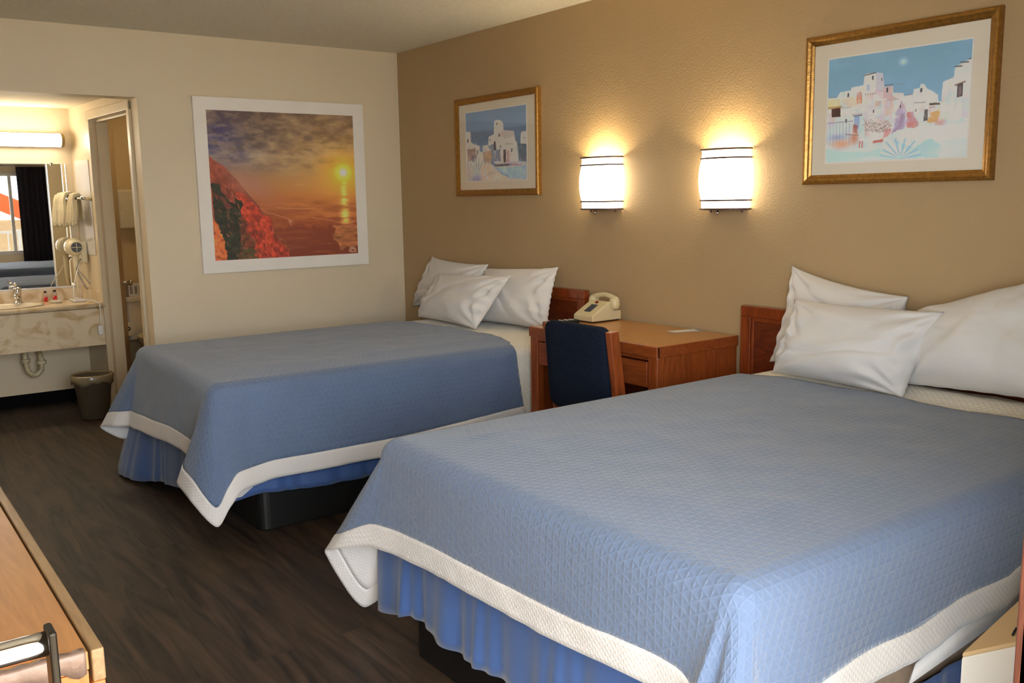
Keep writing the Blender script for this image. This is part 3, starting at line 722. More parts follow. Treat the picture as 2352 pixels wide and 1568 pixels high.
for (cx_s, cy_s, sd) in ((9, 6, 51), (18, 9, 52), (30, 12, 53)):
    c_n = vnoise((cs.H, cs.W), (cx_s, cy_s), sd, 4)
    cs.blend(np.clip((c_n - .5) * 5, 0, 1) * np.clip((.44 - Vv) * 8, 0, 1), (176, 138, 92), .35); cs.blend(np.clip((.46 - c_n) * 5, 0, 1) * np.clip((.44 - Vv) * 8, 0, 1), (84, 62, 52), .35)
cs.blend(np.exp(-(d / .13) ** 2), (232, 160, 30), .8)
cs.blend(np.exp(-(d / .045) ** 2), (255, 232, 90), 1)
cs.blend(np.exp(-(d / .022) ** 2), (255, 255, 210), 1)
sea = np.clip((Vv - .57) * 20, 0, 1); wv = vnoise((cs.H, cs.W), (46, 7), 44, 4)
cs.blend(sea * np.clip((wv - .52) * 4, 0, 1) * np.clip(U * 1.6 - .3, .1, 1), (196, 118, 54), .55); cs.blend(sea * np.clip((.45 - wv) * 4, 0, 1), (112, 50, 24), .4)
cs.blend(np.exp(-((U - su) / (.02 + .05 * np.clip(Vv - .5, 0, 1))) ** 2) * (Vv > .47) * (Vv < .78) * np.clip(.4 + 2.5 * (wv - .4), 0, 1), (250, 196, 84), .95)
cs.poly([(700, 1190), (1290, 1180), (1330, 1300), (1320, 1400), (1545, 1380), (1545, 1450), (860, 1500), (780, 1300)], (104, 44, 26), .5, rough=.12)
cs.poly([(1300, 1180), (1530, 1140), (1535, 1330), (1330, 1370), (1310, 1270)], (160, 98, 54), .6, rough=.12, tex=.5, cells=(40, 14))
for pl in ([(530, 960), (640, 1040), (760, 1075), (870, 1110), (890, 1180)], [(1100, 1090), (1230, 1110), (1380, 1140), (1500, 1125)], [(760, 1000), (960, 1010), (1130, 1000)]):
    for a, b in zip(pl[:-1], pl[1:]): cs.line(a, b, .003, (190, 126, 80), .45)
cs.blob((885, 1130), .016, .014, (180, 130, 92), .6)
# cliff
cs.poly([(80, 470), (160, 560), (260, 620), (360, 720), (450, 840), (560, 960), (650, 1090), (720, 1230), (800, 1360), (900, 1500), (143, 1540)], (128, 58, 38), 1, rough=.03, tex=.3)
cs.poly([(330, 830), (420, 850), (520, 960), (560, 1020), (660, 1080), (700, 1240), (800, 1370), (880, 1490), (560, 1500), (500, 1250), (430, 1100)], (166, 52, 30), .85, rough=.07, tex=.6, cells=(34, 34))
cs.blend(np.exp(-(((U - .27) * .8 + (Vv - .50) * -.3) / .10) ** 2) * np.exp(-((Vv - .47 - .35 * (U - .2)) / .09) ** 2), (150, 96, 74), .75)
cs.poly([(100, 740), (190, 800), (240, 900), (320, 960), (330, 900), (400, 930), (410, 1080), (390, 1300), (520, 1490), (280, 1520), (220, 1280), (130, 1100)], (40, 40, 26), .95, rough=.05, tex=.5, seed=9, cells=(40, 40))
cs.poly([(400, 1120), (470, 1200), (560, 1500), (380, 1520)], (92, 52, 30), .85, rough=.07, tex=.6, seed=10, cells=(50, 50))
cs.poly([(110, 830), (200, 900), (300, 1010), (260, 1030), (120, 900)], (150, 60, 44), .5, rough=.08, tex=.4)
cs.poly([(120, 1090), (180, 1180), (240, 1330), (280, 1530), (130, 1540)], (196, 88, 42), .95, rough=.04, tex=.5, seed=12, cells=(36, 36))
for i in range(130):
    x = rng.uniform(430, 860); y = rng.uniform(1000, 1480)
    if (x - 380) * 1.0 < (y - 850) * .8: cs.line((x, y), (x + 12, y + 26), .004, (110, 40, 26), .5)
for i in range(260):
    x = rng.uniform(90, 860); y = rng.uniform(520, 1490)
    if y > 480 + (x - 80) * 1.15: cs.line((x, y), (x + rng.uniform(6, 22), y + rng.uniform(14, 40)), .0035, ((88, 36, 26), (190, 92, 52), (60, 42, 26))[i % 3], .4)
for i in range(60): cs.blob((rng.uniform(420, 560), rng.uniform(1400, 1500)), .01, .008, (62, 62, 28), .35)
# little sun emblem and line of lettering in the corner
lc = (206, 160, 122)
for k in range(9):
    a = PI * k / 8; cs.line((1485 + 24 * math.cos(a), 1402 - 24 * math.sin(a)), (1485 + 34 * math.cos(a), 1402 - 34 * math.sin(a)), .0022, lc, .8)
for k in range(12):
    a = PI * k / 12; b = PI * (k + 1) / 12; cs.line((1485 + 16 * math.cos(a), 1402 - 16 * math.sin(a)), (1485 + 16 * math.cos(b), 1402 - 16 * math.sin(b)), .002, lc, .8)
for k in range(6): cs.line((1452 + k * 12, 1410), (1459 + k * 12, 1422 - (k % 2) * 3), .0025, lc, .75)

t = thing('wall_picture', 'large square sunset coast picture in white frame on the beige wall', 'picture', (0.0, -.872, .985))
frame_obj((-1.453, -.297, .990, 2.076), .078, .028, M_WHITE, t, 'x', prof=False)
box('backing', (.001, .012, -1.44, -.31, 1.0, 2.066), M_WHITE, t)
print_mesh(cs, t, lambda a, b: (.024, -1.3765 + a * 1.005, 2.0 - b * .934))

# ---- large adobe village print
c1 = Canvas(340, 250, [(8, 340), (1527, 135), (1470, 1380), (-5, 1437)])
c1.im = ramp(c1.v, [0, .5, 1], [(104, 132, 138), (112, 138, 146), (150, 150, 142)])
nn_ = vnoise((c1.H, c1.W), (6, 5), 77, 4); c1.blend(np.clip((nn_ - .5) * 3, 0, 1), (124, 150, 160), .5)
c1.blob((795, 370), .026, .03, (172, 180, 182), .9)
wh = (186, 176, 158); wh2 = (176, 164, 150)
c1.poly([(0, 750), (100, 745), (130, 690), (240, 670), (250, 640), (375, 615), (385, 500), (510, 480), (580, 490), (600, 640), (690, 630), (695, 700), (800, 705), (810, 740), (905, 715), (910, 665), (975, 650), (980, 610), (1020, 612), (1050, 660), (1110, 690), (1165, 730), (1170, 800), (1200, 800), (1215, 590), (1330, 545), (1345, 430), (1500, 350), (1540, 340), (1500, 1450), (-20, 1460)], wh, rough=.004, tex=.05)
c1.poly([(0, 950), (520, 930), (800, 900), (1100, 1000), (1480, 1000), (1480, 1400), (0, 1450)], (170, 172, 168), .6, rough=.02, tex=.06)
# shaded sides and washes
c1.poly([(510, 480), (580, 490), (600, 640), (600, 700), (510, 690)], (164, 150, 148), .7)
c1.poly([(590, 640), (690, 630), (690, 720), (740, 770), (590, 760)], (176, 136, 126), .8, rough=.02)
c1.poly([(500, 670), (600, 650), (590, 760), (480, 700)], (184, 146, 138), .5, rough=.03)
c1.poly([(310, 700), (350, 680), (370, 810), (300, 820)], (180, 104, 70), .9, rough=.02)
c1.poly([(140, 760), (300, 740), (300, 830), (150, 850)], (186, 158, 118), .6, rough=.03)
c1.poly([(0, 770), (130, 760), (140, 840), (0, 850)], (190, 166, 110), .8, rough=.02)
c1.poly([(390, 830), (700, 770), (720, 960), (400, 1000)], (184, 164, 156), .6, rough=.05, tex=.08)
c1.poly([(600, 780), (700, 770), (720, 900), (620, 960)], (186, 148, 120), .7, rough=.05)
c1.poly([(800, 790), (840, 860), (830, 1060), (700, 1140), (730, 900)], (146, 124, 138), .75, rough=.05, tex=.2)
c1.poly([(740, 1060), (830, 900), (840, 1030), (700, 1150)], (130, 98, 112), .6, rough=.05)
c1.poly([(850, 920), (910, 900), (960, 1060), (840, 1070)], (174, 96, 84), .85, rough=.04)
c1.poly([(1090, 920), (1180, 880), (1170, 1020), (1060, 1030)], (184, 134, 74), .9, rough=.04)
c1.poly([(1030, 880), (1065, 880), (1060, 1000), (1020, 1010)], (74, 70, 66), .95, rough=.01)
c1.poly([(1200, 900), (1300, 900), (1290, 1000), (1190, 990)], (176, 174, 138), .5, rough=.04)
c1.poly([(1430, 900), (1500, 880), (1490, 990), (1420, 960)], (178, 156, 160), .6, rough=.04)
c1.poly([(1340, 770), (1500, 750), (1490, 900), (1330, 880)], (168, 168, 170), .7, rough=.03)
c1.poly([(500, 790), (570, 780), (580, 830), (510, 840)], (170, 134, 116), .8, rough=.02)
# windows, doors, beams
for p in ([(465, 520), (482, 518), (484, 555), (468, 565)], [(564, 545), (577, 545), (577, 575), (566, 575)], [(620, 648), (638, 646), (636, 695), (622, 698)], [(208, 700), (226, 698), (224, 740), (206, 744)], [(980, 660), (1000, 656), (1002, 695), (978, 700)], [(764, 830), (778, 828), (776, 862), (764, 865)], [(484, 880), (494, 878), (494, 912), (484, 915)], [(190, 980), (210, 975), (208, 1015), (190, 1018)], [(928, 880), (940, 878), (940, 905), (928, 908)]):
    c1.poly(p, (66, 56, 60))
c1.poly([(1368, 625), (1430, 605), (1420, 745), (1362, 760)], (66, 56, 58)); c1.poly([(1382, 640), (1416, 628), (1410, 735), (1376, 745)], (128, 104, 92), .7, rough=.02)
c1.line((1350, 628), (1445, 592), .006, (110, 76, 58)); c1.poly([(40, 870), (140, 850), (135, 950), (45, 960)], (84, 48, 36), 1, rough=.01); c1.line((0, 860), (145, 845), .009, (150, 112, 56))
for k in range(4): c1.line((55 + k * 22, 868), (60 + k * 22, 950), .003, (36, 26, 26))
c1.poly([(285, 950), (345, 945), (340, 1080), (280, 1080)], (128, 140, 152), .95, rough=.01); c1.poly([(280, 1030), (325, 1040), (320, 1120), (275, 1120)], (140, 74, 62), .85, rough=.03)
c1.line((280, 946), (365, 935), .004, (78, 60, 66)); c1.line((385, 512), (505, 484), .004, (56, 50, 52)); c1.line((600, 622), (690, 612), .003, (90, 70, 70)); c1.line((720, 608), (800, 604), .003, (120, 116, 124))
c1.poly([(1075, 815), (1190, 812), (1188, 835), (1075, 838)], (78, 66, 52)); c1.line((920, 812), (1030, 806), .003, (110, 100, 96)); c1.line((1345, 430), (1410, 425), .005, (70, 58, 54)); c1.line((1405, 385), (1480, 382), .005, (70, 58, 54)); c1.line((1490, 350), (1530, 340), .004, (70, 58, 54))
c1.poly([(410, 610), (440, 605), (438, 680), (410, 680)], (150, 150, 170), .8, rough=.01)
for (x, y, n, dx) in ((20, 745, 4, 20), (400, 712, 5, 25), (640, 775, 5, 25), (165, 855, 4, 24), (270, 928, 5, 22), (850, 722, 3, 20), (1085, 858, 3, 20)):
    for k in range(n): c1.line((x + k * dx, y - k * 2), (x + k * dx, y + 6 - k * 2), .003, (88, 72, 72))
bm_ = c1.mask([(0, 750), (250, 640), (385, 500), (600, 490), (690, 630), (900, 720), (980, 610), (1170, 800), (1215, 590), (1345, 430), (1500, 350), (1480, 1040), (800, 1080), (0, 1200)], .01)
wash = [(196, 150, 132), (168, 160, 178), (190, 168, 116), (150, 168, 184), (184, 130, 112), (176, 176, 150), (206, 198, 184)]
for i in range(230):
    x = rng.uniform(0, 1480); y = rng.uniform(640, 1240); cu, cv_ = c1.uv((x, y)); rx = rng.uniform(.006, .022); ry = rng.uniform(.01, .05)
    m_ = np.exp(-(((c1.u - cu) / rx) ** 2 + ((c1.v - cv_) / ry) ** 2)) * bm_ * (c1.im[..., 0] > 120)
    c1.blend(m_, wash[i % 7], rng.uniform(.2, .55))
for i in range(120):
    x = rng.uniform(0, 1180); y = rng.uniform(760, 1180); c1.line((x, y), (x + rng.uniform(-8, 8), y + rng.uniform(10, 50)), .0018, wash[(i * 3) % 5], .45)
# bush, pots, gate, chair, foreground plants
c1.poly([(385, 1070), (430, 1010), (520, 980), (620, 990), (690, 1030), (700, 1100), (640, 1160), (590, 1220), (490, 1235), (400, 1150)], (192, 168, 150), 1, rough=.03, tex=.15)
c1.poly([(600, 1080), (690, 1090), (650, 1160), (590, 1180)], (176, 104, 96), .7, rough=.03); c1.poly([(490, 1210), (600, 1190), (590, 1225), (490, 1238)], (160, 80, 66), .9, rough=.01)
for i in range(95):
    x = rng.uniform(400, 680); y = rng.uniform(995, 1120); a = rng.uniform(0, 6.3); l = rng.uniform(14, 40)
    c1.line((x, y), (x + l * math.cos(a), y + l * .6 * math.sin(a)), .0016, (84, 74, 60), .7)
for k in range(8): c1.line((-2 + k * 34, 1015), (-2 + k * 34, 1240 + 12 * (k % 3)), .0022, (128, 124, 132), .8)
c1.line((0, 1020), (270, 998), .004, (126, 116, 124)); c1.line((200, 1140), (330, 1150), .004, (110, 90, 90))
c1.blob((150, 1240), .08, .045, (190, 128, 88), .85); c1.blob((290, 1180), .03, .05, (170, 96, 60), .8); c1.blob((110, 1170), .06, .03, (116, 124, 138), .7)
c1.blob((60, 1080), .05, .05, (160, 176, 190), .5); c1.poly([(340, 1180), (400, 1180), (395, 1210), (345, 1215)], (196, 190, 184)); c1.line((350, 1215), (345, 1280), .004, (170, 80, 66)); c1.line((375, 1215), (375, 1280), .004, (170, 80, 66))
c1.blob((1190, 1025), .035, .03, (178, 110, 92), .7)
c1.poly([(0, 1300), (400, 1330), (560, 1310), (800, 1400), (1000, 1420), (0, 1450)], (150, 172, 184), .6, rough=.06)
c1.poly([(760, 1100), (1000, 1060), (1480, 1030), (1470, 1200), (1100, 1230), (800, 1200)], (188, 186, 172), .7, rough=.03)
c1.poly([(680, 1200), (900, 1280), (1090, 1190), (1200, 1260), (1180, 1390), (900, 1400)], (140, 164, 182), .7, rough=.05)
for k in range(15):
    a = math.radians(12 + k * 11); l = 250 if 3 < k < 12 else 200
    c1.line((780, 1400), (780 - l * math.cos(a) * 1.1, 1400 - l * .85 * math.sin(a)), .005, (200, 204, 206) if k % 2 else (118, 146, 170), .75)
c1.blob((460, 1400), .12, .02, (204, 186, 140), .5); c1.blob((1250, 1330), .10, .05, (186, 178, 150), .7)

def adobe(b_out, wf, b_art, cv, label):
    x0, x1, z0, z1 = b_out; t = thing('wall_picture', label, 'picture', ((x0 + x1) / 2, 0, z0), 'gilt framed adobe village prints')
    frame_obj(b_out, wf, .03, M_GOLD, t, 'y')
    box('mat_board', (x0 + wf * .6, x1 - wf * .6, -.012, -.004, z0 + wf * .6, z1 - wf * .6), M_MATB, t)
    a0, a1, c0, cc = b_art
    print_mesh(cv, t, lambda a, b: (a0 + a * (a1 - a0), -.0128, cc - b * (cc - c0)))
    frame_obj((a0 - .006, a1 + .006, c0 - .006, cc + .006), .006, .002, M_WHITE, t, 'y', base=.012, prof=False).name = 'mat_bevel'
    box('glass', (x0 + wf * .9, x1 - wf * .9, -.0175, -.0160, z0 + wf * .9, z1 - wf * .9), M_GLASSY, t)
adobe((3.405, 4.194, 1.4645, 2.055), .038, (3.511, 4.094, 1.552, 1.958), c1, 'larger gilt framed adobe village print above the near bed')

# ---- small adobe print
c2 = Canvas(230, 190, [(200, 300), (1250, 155), (1250, 1440), (205, 1460)])
c2.im = ramp(c2.v, [0, .25, .3, 1], [(96, 110, 118), (104, 116, 122), (86, 96, 102), (100, 112, 116)])
nn_ = vnoise((c2.H, c2.W), (8, 3), 78, 4); c2.blend(np.clip((nn_ - .5) * 3, 0, 1), (112, 124, 130), .4)
c2.white = (168, 152, 128); w = (180, 162, 134)
c2.poly([(200, 610), (280, 615), (285, 790), (350, 830), (430, 850), (440, 950), (490, 960), (490, 850), (580, 840), (590, 700), (680, 655), (690, 430), (740, 410), (800, 420), (845, 470), (850, 590), (1030, 600), (1050, 760), (1080, 800), (1110, 1130), (640, 1160), (200, 1150)], w, rough=.004, tex=.06)
c2.poly([(1150, 640), (1180, 615), (1252, 605), (1252, 830), (1140, 830)], (176, 160, 140), rough=.004)
c2.poly([(1110, 830), (1252, 830), (1252, 1130), (1120, 1110)], (74, 78, 76), .9, rough=.02, tex=.3)
c2.poly([(850, 590), (1030, 600), (1040, 690), (850, 740)], (160, 140, 118), .7, rough=.01)
c2.poly([(800, 620), (850, 600), (850, 700), (800, 700)], (170, 128, 112), .6, rough=.02)
c2.poly([(210, 900), (360, 880), (360, 1100), (220, 1130)], (126, 92, 78), .8, rough=.05, tex=.2); c2.poly([(290, 1000), (370, 1000), (360, 1130), (290, 1130)], (84, 78, 84), .7, rough=.04)
c2.poly([(490, 960), (660, 930), (660, 1140), (500, 1150)], (152, 120, 96), .85, rough=.03, tex=.2); c2.blob((590, 1030), .05, .05, (172, 126, 66), .7)
c2.poly([(560, 850), (680, 830), (700, 1120), (630, 1150), (640, 940)], (96, 104, 108), .8, rough=.04, tex=.2)
c2.poly([(680, 780), (710, 780), (720, 930), (670, 930)], (70, 56, 60), .95, rough=.01); c2.poly([(700, 940), (790, 920), (800, 1110), (700, 1140)], (90, 88, 96), .8, rough=.04)
c2.poly([(845, 925), (885, 920), (885, 1150), (840, 1150)], (68, 52, 52), 1, rough=.01); c2.poly([(900, 930), (945, 920), (950, 1140), (900, 1150)], (150, 104, 88), .7, rough=.04)
for p in ([(728, 465), (744, 462), (744, 500), (730, 505)], [(764, 650), (786, 645), (786, 700), (766, 705)], [(975, 900), (1002, 898), (1002, 960), (976, 965)], [(788, 850), (800, 848), (800, 890), (788, 890)], [(218, 735), (240, 735), (240, 800), (220, 800)], [(1200, 710), (1214, 708), (1214, 745), (1200, 745)], [(382, 930), (398, 930), (398, 1000), (382, 1000)], [(605, 740), (618, 740), (618, 775), (606, 775)]):
    c2.poly(p, (70, 54, 46))
for k in range(5): c2.line((880 + k * 28, 815), (884 + k * 28, 835), .004, (100, 82, 72))
c2.poly([(200, 1150), (640, 1150), (1110, 1140), (1252, 1130), (1252, 1470), (200, 1470)], (158, 146, 124), 1, rough=.01, tex=.08)
c2.line((700, 1195), (960, 1180), .014, (62, 50, 56), .9); c2.line((960, 1180), (1140, 1180), .012, (134, 84, 96), .8); c2.line((640, 1150), (700, 1190), .014, (66, 78, 100), .9)
c2.poly([(680, 1230), (860, 1240), (1252, 1200), (1252, 1420), (930, 1410), (780, 1330)], (128, 142, 140), .9, rough=.04, tex=.1); c2.poly([(430, 1170), (620, 1155), (700, 1270), (940, 1440), (470, 1450)], (184, 152, 116), .85, rough=.03)
c2.line((800, 1320), (920, 1380), .012, (98, 116, 124), .7)
for k in range(11):
    a = math.radians(50 + k * 8); c2.line((370, 1400), (370 - 260 * math.cos(a) * .8, 1400 - 340 * math.sin(a)), .006, (124, 128, 116) if k % 2 else (178, 166, 142), .75)
c2.blob((370, 1410), .07, .04, (96, 84, 112), .8); c2.blob((240, 1300), .03, .12, (170, 132, 118), .5)
for k in range(4): c2.line((520 + k * 50, 1380 - k * 15), (600 + k * 50, 1300 - k * 5), .005, (140, 122, 108), .7)
for i in range(120):
    x = rng.uniform(205, 1240); y = rng.uniform(820, 1440); c2.blob((x, y), rng.uniform(.008, .03), rng.uniform(.015, .05), wash[i % 7], rng.uniform(.12, .35))
for i in range(70):
    x = rng.uniform(205, 1240); y = rng.uniform(850, 1140); c2.line((x, y), (x + rng.uniform(-10, 10), y + rng.uniform(20, 80)), .003, ((110, 100, 112), (150, 110, 92), (96, 108, 118))[i % 3], .35)

adobe((.752, 1.618, 1.446, 2.050), .038, (.865, 1.495, 1.537, 1.960), c2, 'smaller gilt framed adobe village print above the far bed')

# ------------------------------------------------------------------ wall sconces
M_SHADE = mat('glowing_shade', rgb(255, 244, 220), rough=.5, emit=(1.0, .84, .58, 1), estr=6.5, noise=(3, .01, 1))
M_BULB = mat('bulb_glow', rgb(255, 240, 210), rough=.5, emit=(1.0, .80, .48, 1), estr=14.0)
M_NICK = mat('brushed_nickel', rgb(112, 92, 92), rough=.45, metal=.6, noise=(60, .1, 2))
def sconce(cx, w, z0, z1, label):
    t = thing('wall_sconce', label, 'wall lamp', (cx, 0, z0), 'half round wall sconces')
    D = .10; n = 20
    def arc(dr=0.0): return [(cx - (w / 2 + dr) * math.cos(PI * k / n), -(D + dr) * math.sin(PI * k / n) ** .8 if 0 < k < n else 0.0) for k in range(n + 1)]
    V = []; F = []; R = 14
    for j in range(R + 1):
        q = j / R; bul = .014 * max(0, math.sin(PI * min(1, max(0, (q - .12) / .76)))) ** .8
        for (x, y) in arc(bul): V.append((x, y - .002, z0 + .008 + (z1 - z0 - .016) * q))
    for j in range(R):
        for i in range(n): a_ = j * (n + 1) + i; F.append((a_, a_ + 1, a_ + n + 2, a_ + n + 1))
    mesh('lamp_shade', V, F, M_SHADE, t, smooth=True, solid=.002)
    for nm, (za, zb) in (('metal_band', (z1 - .007, z1 + .001)), ('metal_band', (z1 - .046, z1 - .038)), ('metal_band', (z0 + .038, z0 + .046)), ('metal_band', (z0 - .001, z0 + .007))):
        B = arc(.007); V = [(x, y - .002, za) for x, y in B] + [(x, y - .002, zb) for x, y in B]
        mesh(nm, V, [(i, i + 1, n + 2 + i, n + 1 + i) for i in range(n)], M_NICK, t, smooth=True, solid=.003, solid_off=0)
    box('back_plate', (cx - w / 2 + .01, cx + w / 2 - .01, -.008, -.001, z0 + .01, z1 - .01), M_NICK, t, bevel=.002)
    B = arc(-.004); V = [(x, y - .002, z0 + .008) for x, y in B]
    mesh('bottom_plate', V, [tuple(range(n + 1))], M_NICK, t, solid=.003)
    MB().lathe([(.001, -.024), (.006, -.022), (.006, -.008), (.003, -.006), (.003, .002)], c=(cx - .01, -.06, z0), n=12).build('switch_knob', M_CHROME, t, smooth=True)
    for sx in (-.30, .42): MB().lathe([(.001, -.014), (.004, -.012), (.004, .002)], c=(cx + sx * w, -.03, z0), n=10).build('finial', M_NICK, t, smooth=True)
    MB().lathe([(.001, .05), (.018, .045), (.027, .02), (.024, -.005), (.014, -.03), (.012, -.05), (.001, -.05)], c=(cx, -.048, (z0 + z1) / 2 + .02), n=20).build('bulb', M_BULB, t, smooth=True)
    L = bpy.data.lights.new('sconce_light', 'POINT'); L.energy = 4.5; L.color = (1, .84, .50); L.shadow_soft_size = .03
    o = bpy.data.objects.new('sconce_light', L); COL.objects.link(o); o.location = (cx, -.055, z1 - .07)
sconce(2.156, .268, 1.362, 1.634, 'lit half round wall sconce with white shade, next to the smaller adobe print')
sconce(2.992, .252, 1.362, 1.634, 'lit half round wall sconce with white shade, next to the larger adobe print')

# ------------------------------------------------------------------ desk
dk = thing('writing_desk', 'honey and cherry wood desk with one drawer between the two beds', 'desk', (2.63, -.27, 0))
DX0, DX1, DY0 = 2.19, 3.075, -.535
MB().box(DX0, DX1, DY0 + .012, -.015, .772, .79).build('desk_top', M_DESKTOP, dk, bevel=.002)
MB().box(DX0 - .006, DX1 + .006, DY0 - .006, DY0 + .012, .742, .791).box(DX1, DX1 + .006, DY0, -.015, .742, .791).box(DX0 - .006, DX0, DY0, -.015, .742, .791).build('top_edge', M_CHERRY, dk, bevel=.004)
MB().box(DX1 - .03, DX1, DY0 + .03, -.02, 0, .744).build('side_panel', M_CHERRYV, dk)
MB().box(DX0, DX0 + .03, DY0 + .03, -.02, 0, .744).build('side_panel', M_CHERRYV, dk)
MB().box(DX1 - .055, DX1 + .003, DY0, DY0 + .045, 0, .744).build('leg', M_CHERRYV, dk, bevel=.006)
MB().box(DX0 - .003, DX0 + .055, DY0, DY0 + .045, 0, .744).build('leg', M_CHERRYV, dk, bevel=.006)
MB().box(DX0 + .055, DX1 - .055, DY0 + .006, DY0 + .04, .725, .744).build('rail', M_CHERRY, dk, bevel=.002)
MB().box(DX0 + .03, DX1 - .03, -.06, -.04, .2, .72).build('back_panel', M_CHERRY, dk)
dr = MB().box(DX0 + .062, DX1 - .062, DY0 + .002, DY0 + .022, .605, .718).build('drawer', M_CHERRY, dk, bevel=.004)
MB().box(DX0 + .08, DX1 - .08, DY0 + .022, -.1, .62, .70).build('drawer_box', M_CHERRY, dr)

# ------------------------------------------------------------------ chair
ch = thing('desk_chair', 'navy upholstered wooden desk chair pushed up to the desk', 'chair', (2.78, -.52, 0))
def padded(x0, x1, y0, y1, z0, z1, lean, name, curve=.0, rad=.05):
    # upright pad: rounded rectangle in xz, leaning back in y with height
    n = 8; pts = []
    for cx, cz, a0 in ((x1 - rad, z1 - rad, 0), (x0 + rad, z1 - rad, 90), (x0 + rad, z0 + rad, 180), (x1 - rad, z0 + rad, 270)):
        for k in range(n + 1): a = math.radians(a0 + 90 * k / n); pts.append((cx + rad * math.cos(a), cz + rad * math.sin(a)))
    V = []; F = []; m = len(pts); cx0, cz0 = (x0 + x1) / 2, (z0 + z1) / 2
    lay = [(y0 + .012, .955), (y0 + .003, .985), (y0, .94), (y0 - .002, .6), (y0 - .002, .0)]
    rings = [(y1 - .0, .0), (y1, .6), (y1, .93), (y1 - .006, .985), ((y0 + y1) / 2, 1.0), (y0 + .006, .985), (y0, .93), (y0, .6), (y0, .0)]
    for (y, s) in rings:
        for (x, z) in pts:
            X = cx0 + (x - cx0) * s; Z = cz0 + (z - cz0) * s
            V.append((X, y - lean * (Z - z0) - curve * (1 - ((X - cx0) / (x1 - x0) * 2) ** 2), Z))
    for i in range(len(rings) - 1):
        for k in range(m): F.append((i * m + k, i * m + (k + 1) % m, (i + 1) * m + (k + 1) % m, (i + 1) * m + k))
    return mesh(name, V, F, M_NAVY, ch, smooth=True, merge=True)
padded(2.585, 2.985, -.735, -.675, .49, .885, .08, 'backrest', curve=.012)
MB().box(2.60, 3.00, -.70, -.26, .40, .475).build('seat', M_NAVY, ch, bevel=.03)
for sx, nm in ((2.567, 'left'), (2.988, 'right')):
    w = .034
    MB().quadbox([(sx, -.68, 0), (sx + w, -.68, 0), (sx + w, -.62, 0), (sx, -.62, 0), (sx, -.70, .47), (sx + w, -.70, .47), (sx + w, -.645, .47), (sx, -.645, .47)]).quadbox([(sx, -.70, .47), (sx + w, -.70, .47), (sx + w, -.645, .47), (sx, -.645, .47), (sx, -.755, .868), (sx + w, -.755, .868), (sx + w, -.705, .872), (sx, -.705, .872)]).build('leg', M_CHERRYV, ch, bevel=.005)
    MB().box(sx, sx + w, -.27, -.225, 0, .46).build('leg', M_CHERRYV, ch, bevel=.005)
    MB().box(sx + .005, sx + w - .005, -.66, -.26, .36, .41).build('side_rail', M_CHERRY, ch, bevel=.003)
MB().box(2.6, 2.99, -.67, -.65, .36, .41).build('cross_rail', M_CHERRY, ch, bevel=.003)
MB().box(2.6, 2.99, -.262, -.24, .36, .41).build('cross_rail', M_CHERRY, ch, bevel=.003)

# ------------------------------------------------------------------ telephone
ph = thing('telephone', 'ivory push button desk telephone beside the far bed headboard', 'telephone', (2.24, -.13, .79))
PX0, PX1, PY0, PY1, PZ = 2.17, 2.318, -.235, -.035, .792
prof = [(PY0, 0.004), (PY0, .032), (PY0 + .006, .037), (PY0 + .115, .098), (PY0 + .132, .100), (PY0 + .140, .092), (PY0 + .15, .055), (PY1, .05), (PY1, .004)]
n = len(prof); V = [(PX0, y, PZ + z) for y, z in prof] + [(PX1, y, PZ + z) for y, z in prof]
bd = mesh('phone_body', V, [tuple(range(n)), tuple(range(n, 2 * n))[::-1]] + [(i, n + i, n + (i + 1) % n, (i + 1) % n) for i in range(n)], M_PHONE, ph, bevel=.005)
mb = MB().box(PX0 + .01, PX1 - .01, PY0 + .01, PY1 - .01, .7905, .797); mb.build('rubber_foot', M_BLACK, ph)
def slope_pt(x, t, h): # t along slope 0..1
    return (x, PY0 + .006 + .109 * t - h * .488, PZ + .037 + .061 * t + h * .873)
kp = None
for r_ in range(4):
    for c_i in range(3):
        x = PX0 + .052 + c_i * .0165; t0 = .22 + (3 - r_) * .13
        c8 = [slope_pt(x, t0, .0), slope_pt(x + .0125, t0, 0), slope_pt(x + .0125, t0 + .1, 0), slope_pt(x, t0 + .1, 0), slope_pt(x, t0, .004), slope_pt(x + .0125, t0, .004), slope_pt(x + .0125, t0 + .1, .004), slope_pt(x, t0 + .1, .004)]
        MB().quadbox(c8).build('key', M_INK, bd)
c8 = [slope_pt(PX0 + .062, .83, 0), slope_pt(PX0 + .078, .83, 0), slope_pt(PX0 + .078, .93, 0), slope_pt(PX0 + .062, .93, 0), slope_pt(PX0 + .064, .84, .007), slope_pt(PX0 + .076, .84, .007), slope_pt(PX0 + .076, .92, .007), slope_pt(PX0 + .064, .92, .007)]
MB().quadbox(c8).build('message_lamp', mat('red_lamp_lens', rgb(120, 30, 20), rough=.2, noise=(9, .1, 1)), bd)
hs = []; 
for k in range(17):
    t = k / 16; hs.append((PX0 - .016 + t * .186, -.085, PZ + .108 + .022 * math.sin(PI * t)))
hd = MB().tube(hs, [.013 + .003 * abs(2 * k / 16 - 1) for k in range(17)], n=14)
for x in (PX0 - .008, PX1 + .004):
    hd.lathe([(.001, .122), (.018, .120), (.027, .108), (.029, .085), (.026, .066), (.018, .060), (.001, .058)], c=(x, -.085, PZ), n=20)
hd.build('handset', M_PHONE, ph, smooth=True)
MB().tube([(PX0 + .01, -.1, .80), (PX0 - .02 if PX0 - .02 > 2.2 else PX0 + .0, -.14, .797), (PX0 + .03, -.25, .797), (PX0 + .06, -.27, .797)], .004, n=8).build('cord', M_PHONE, ph, smooth=True)

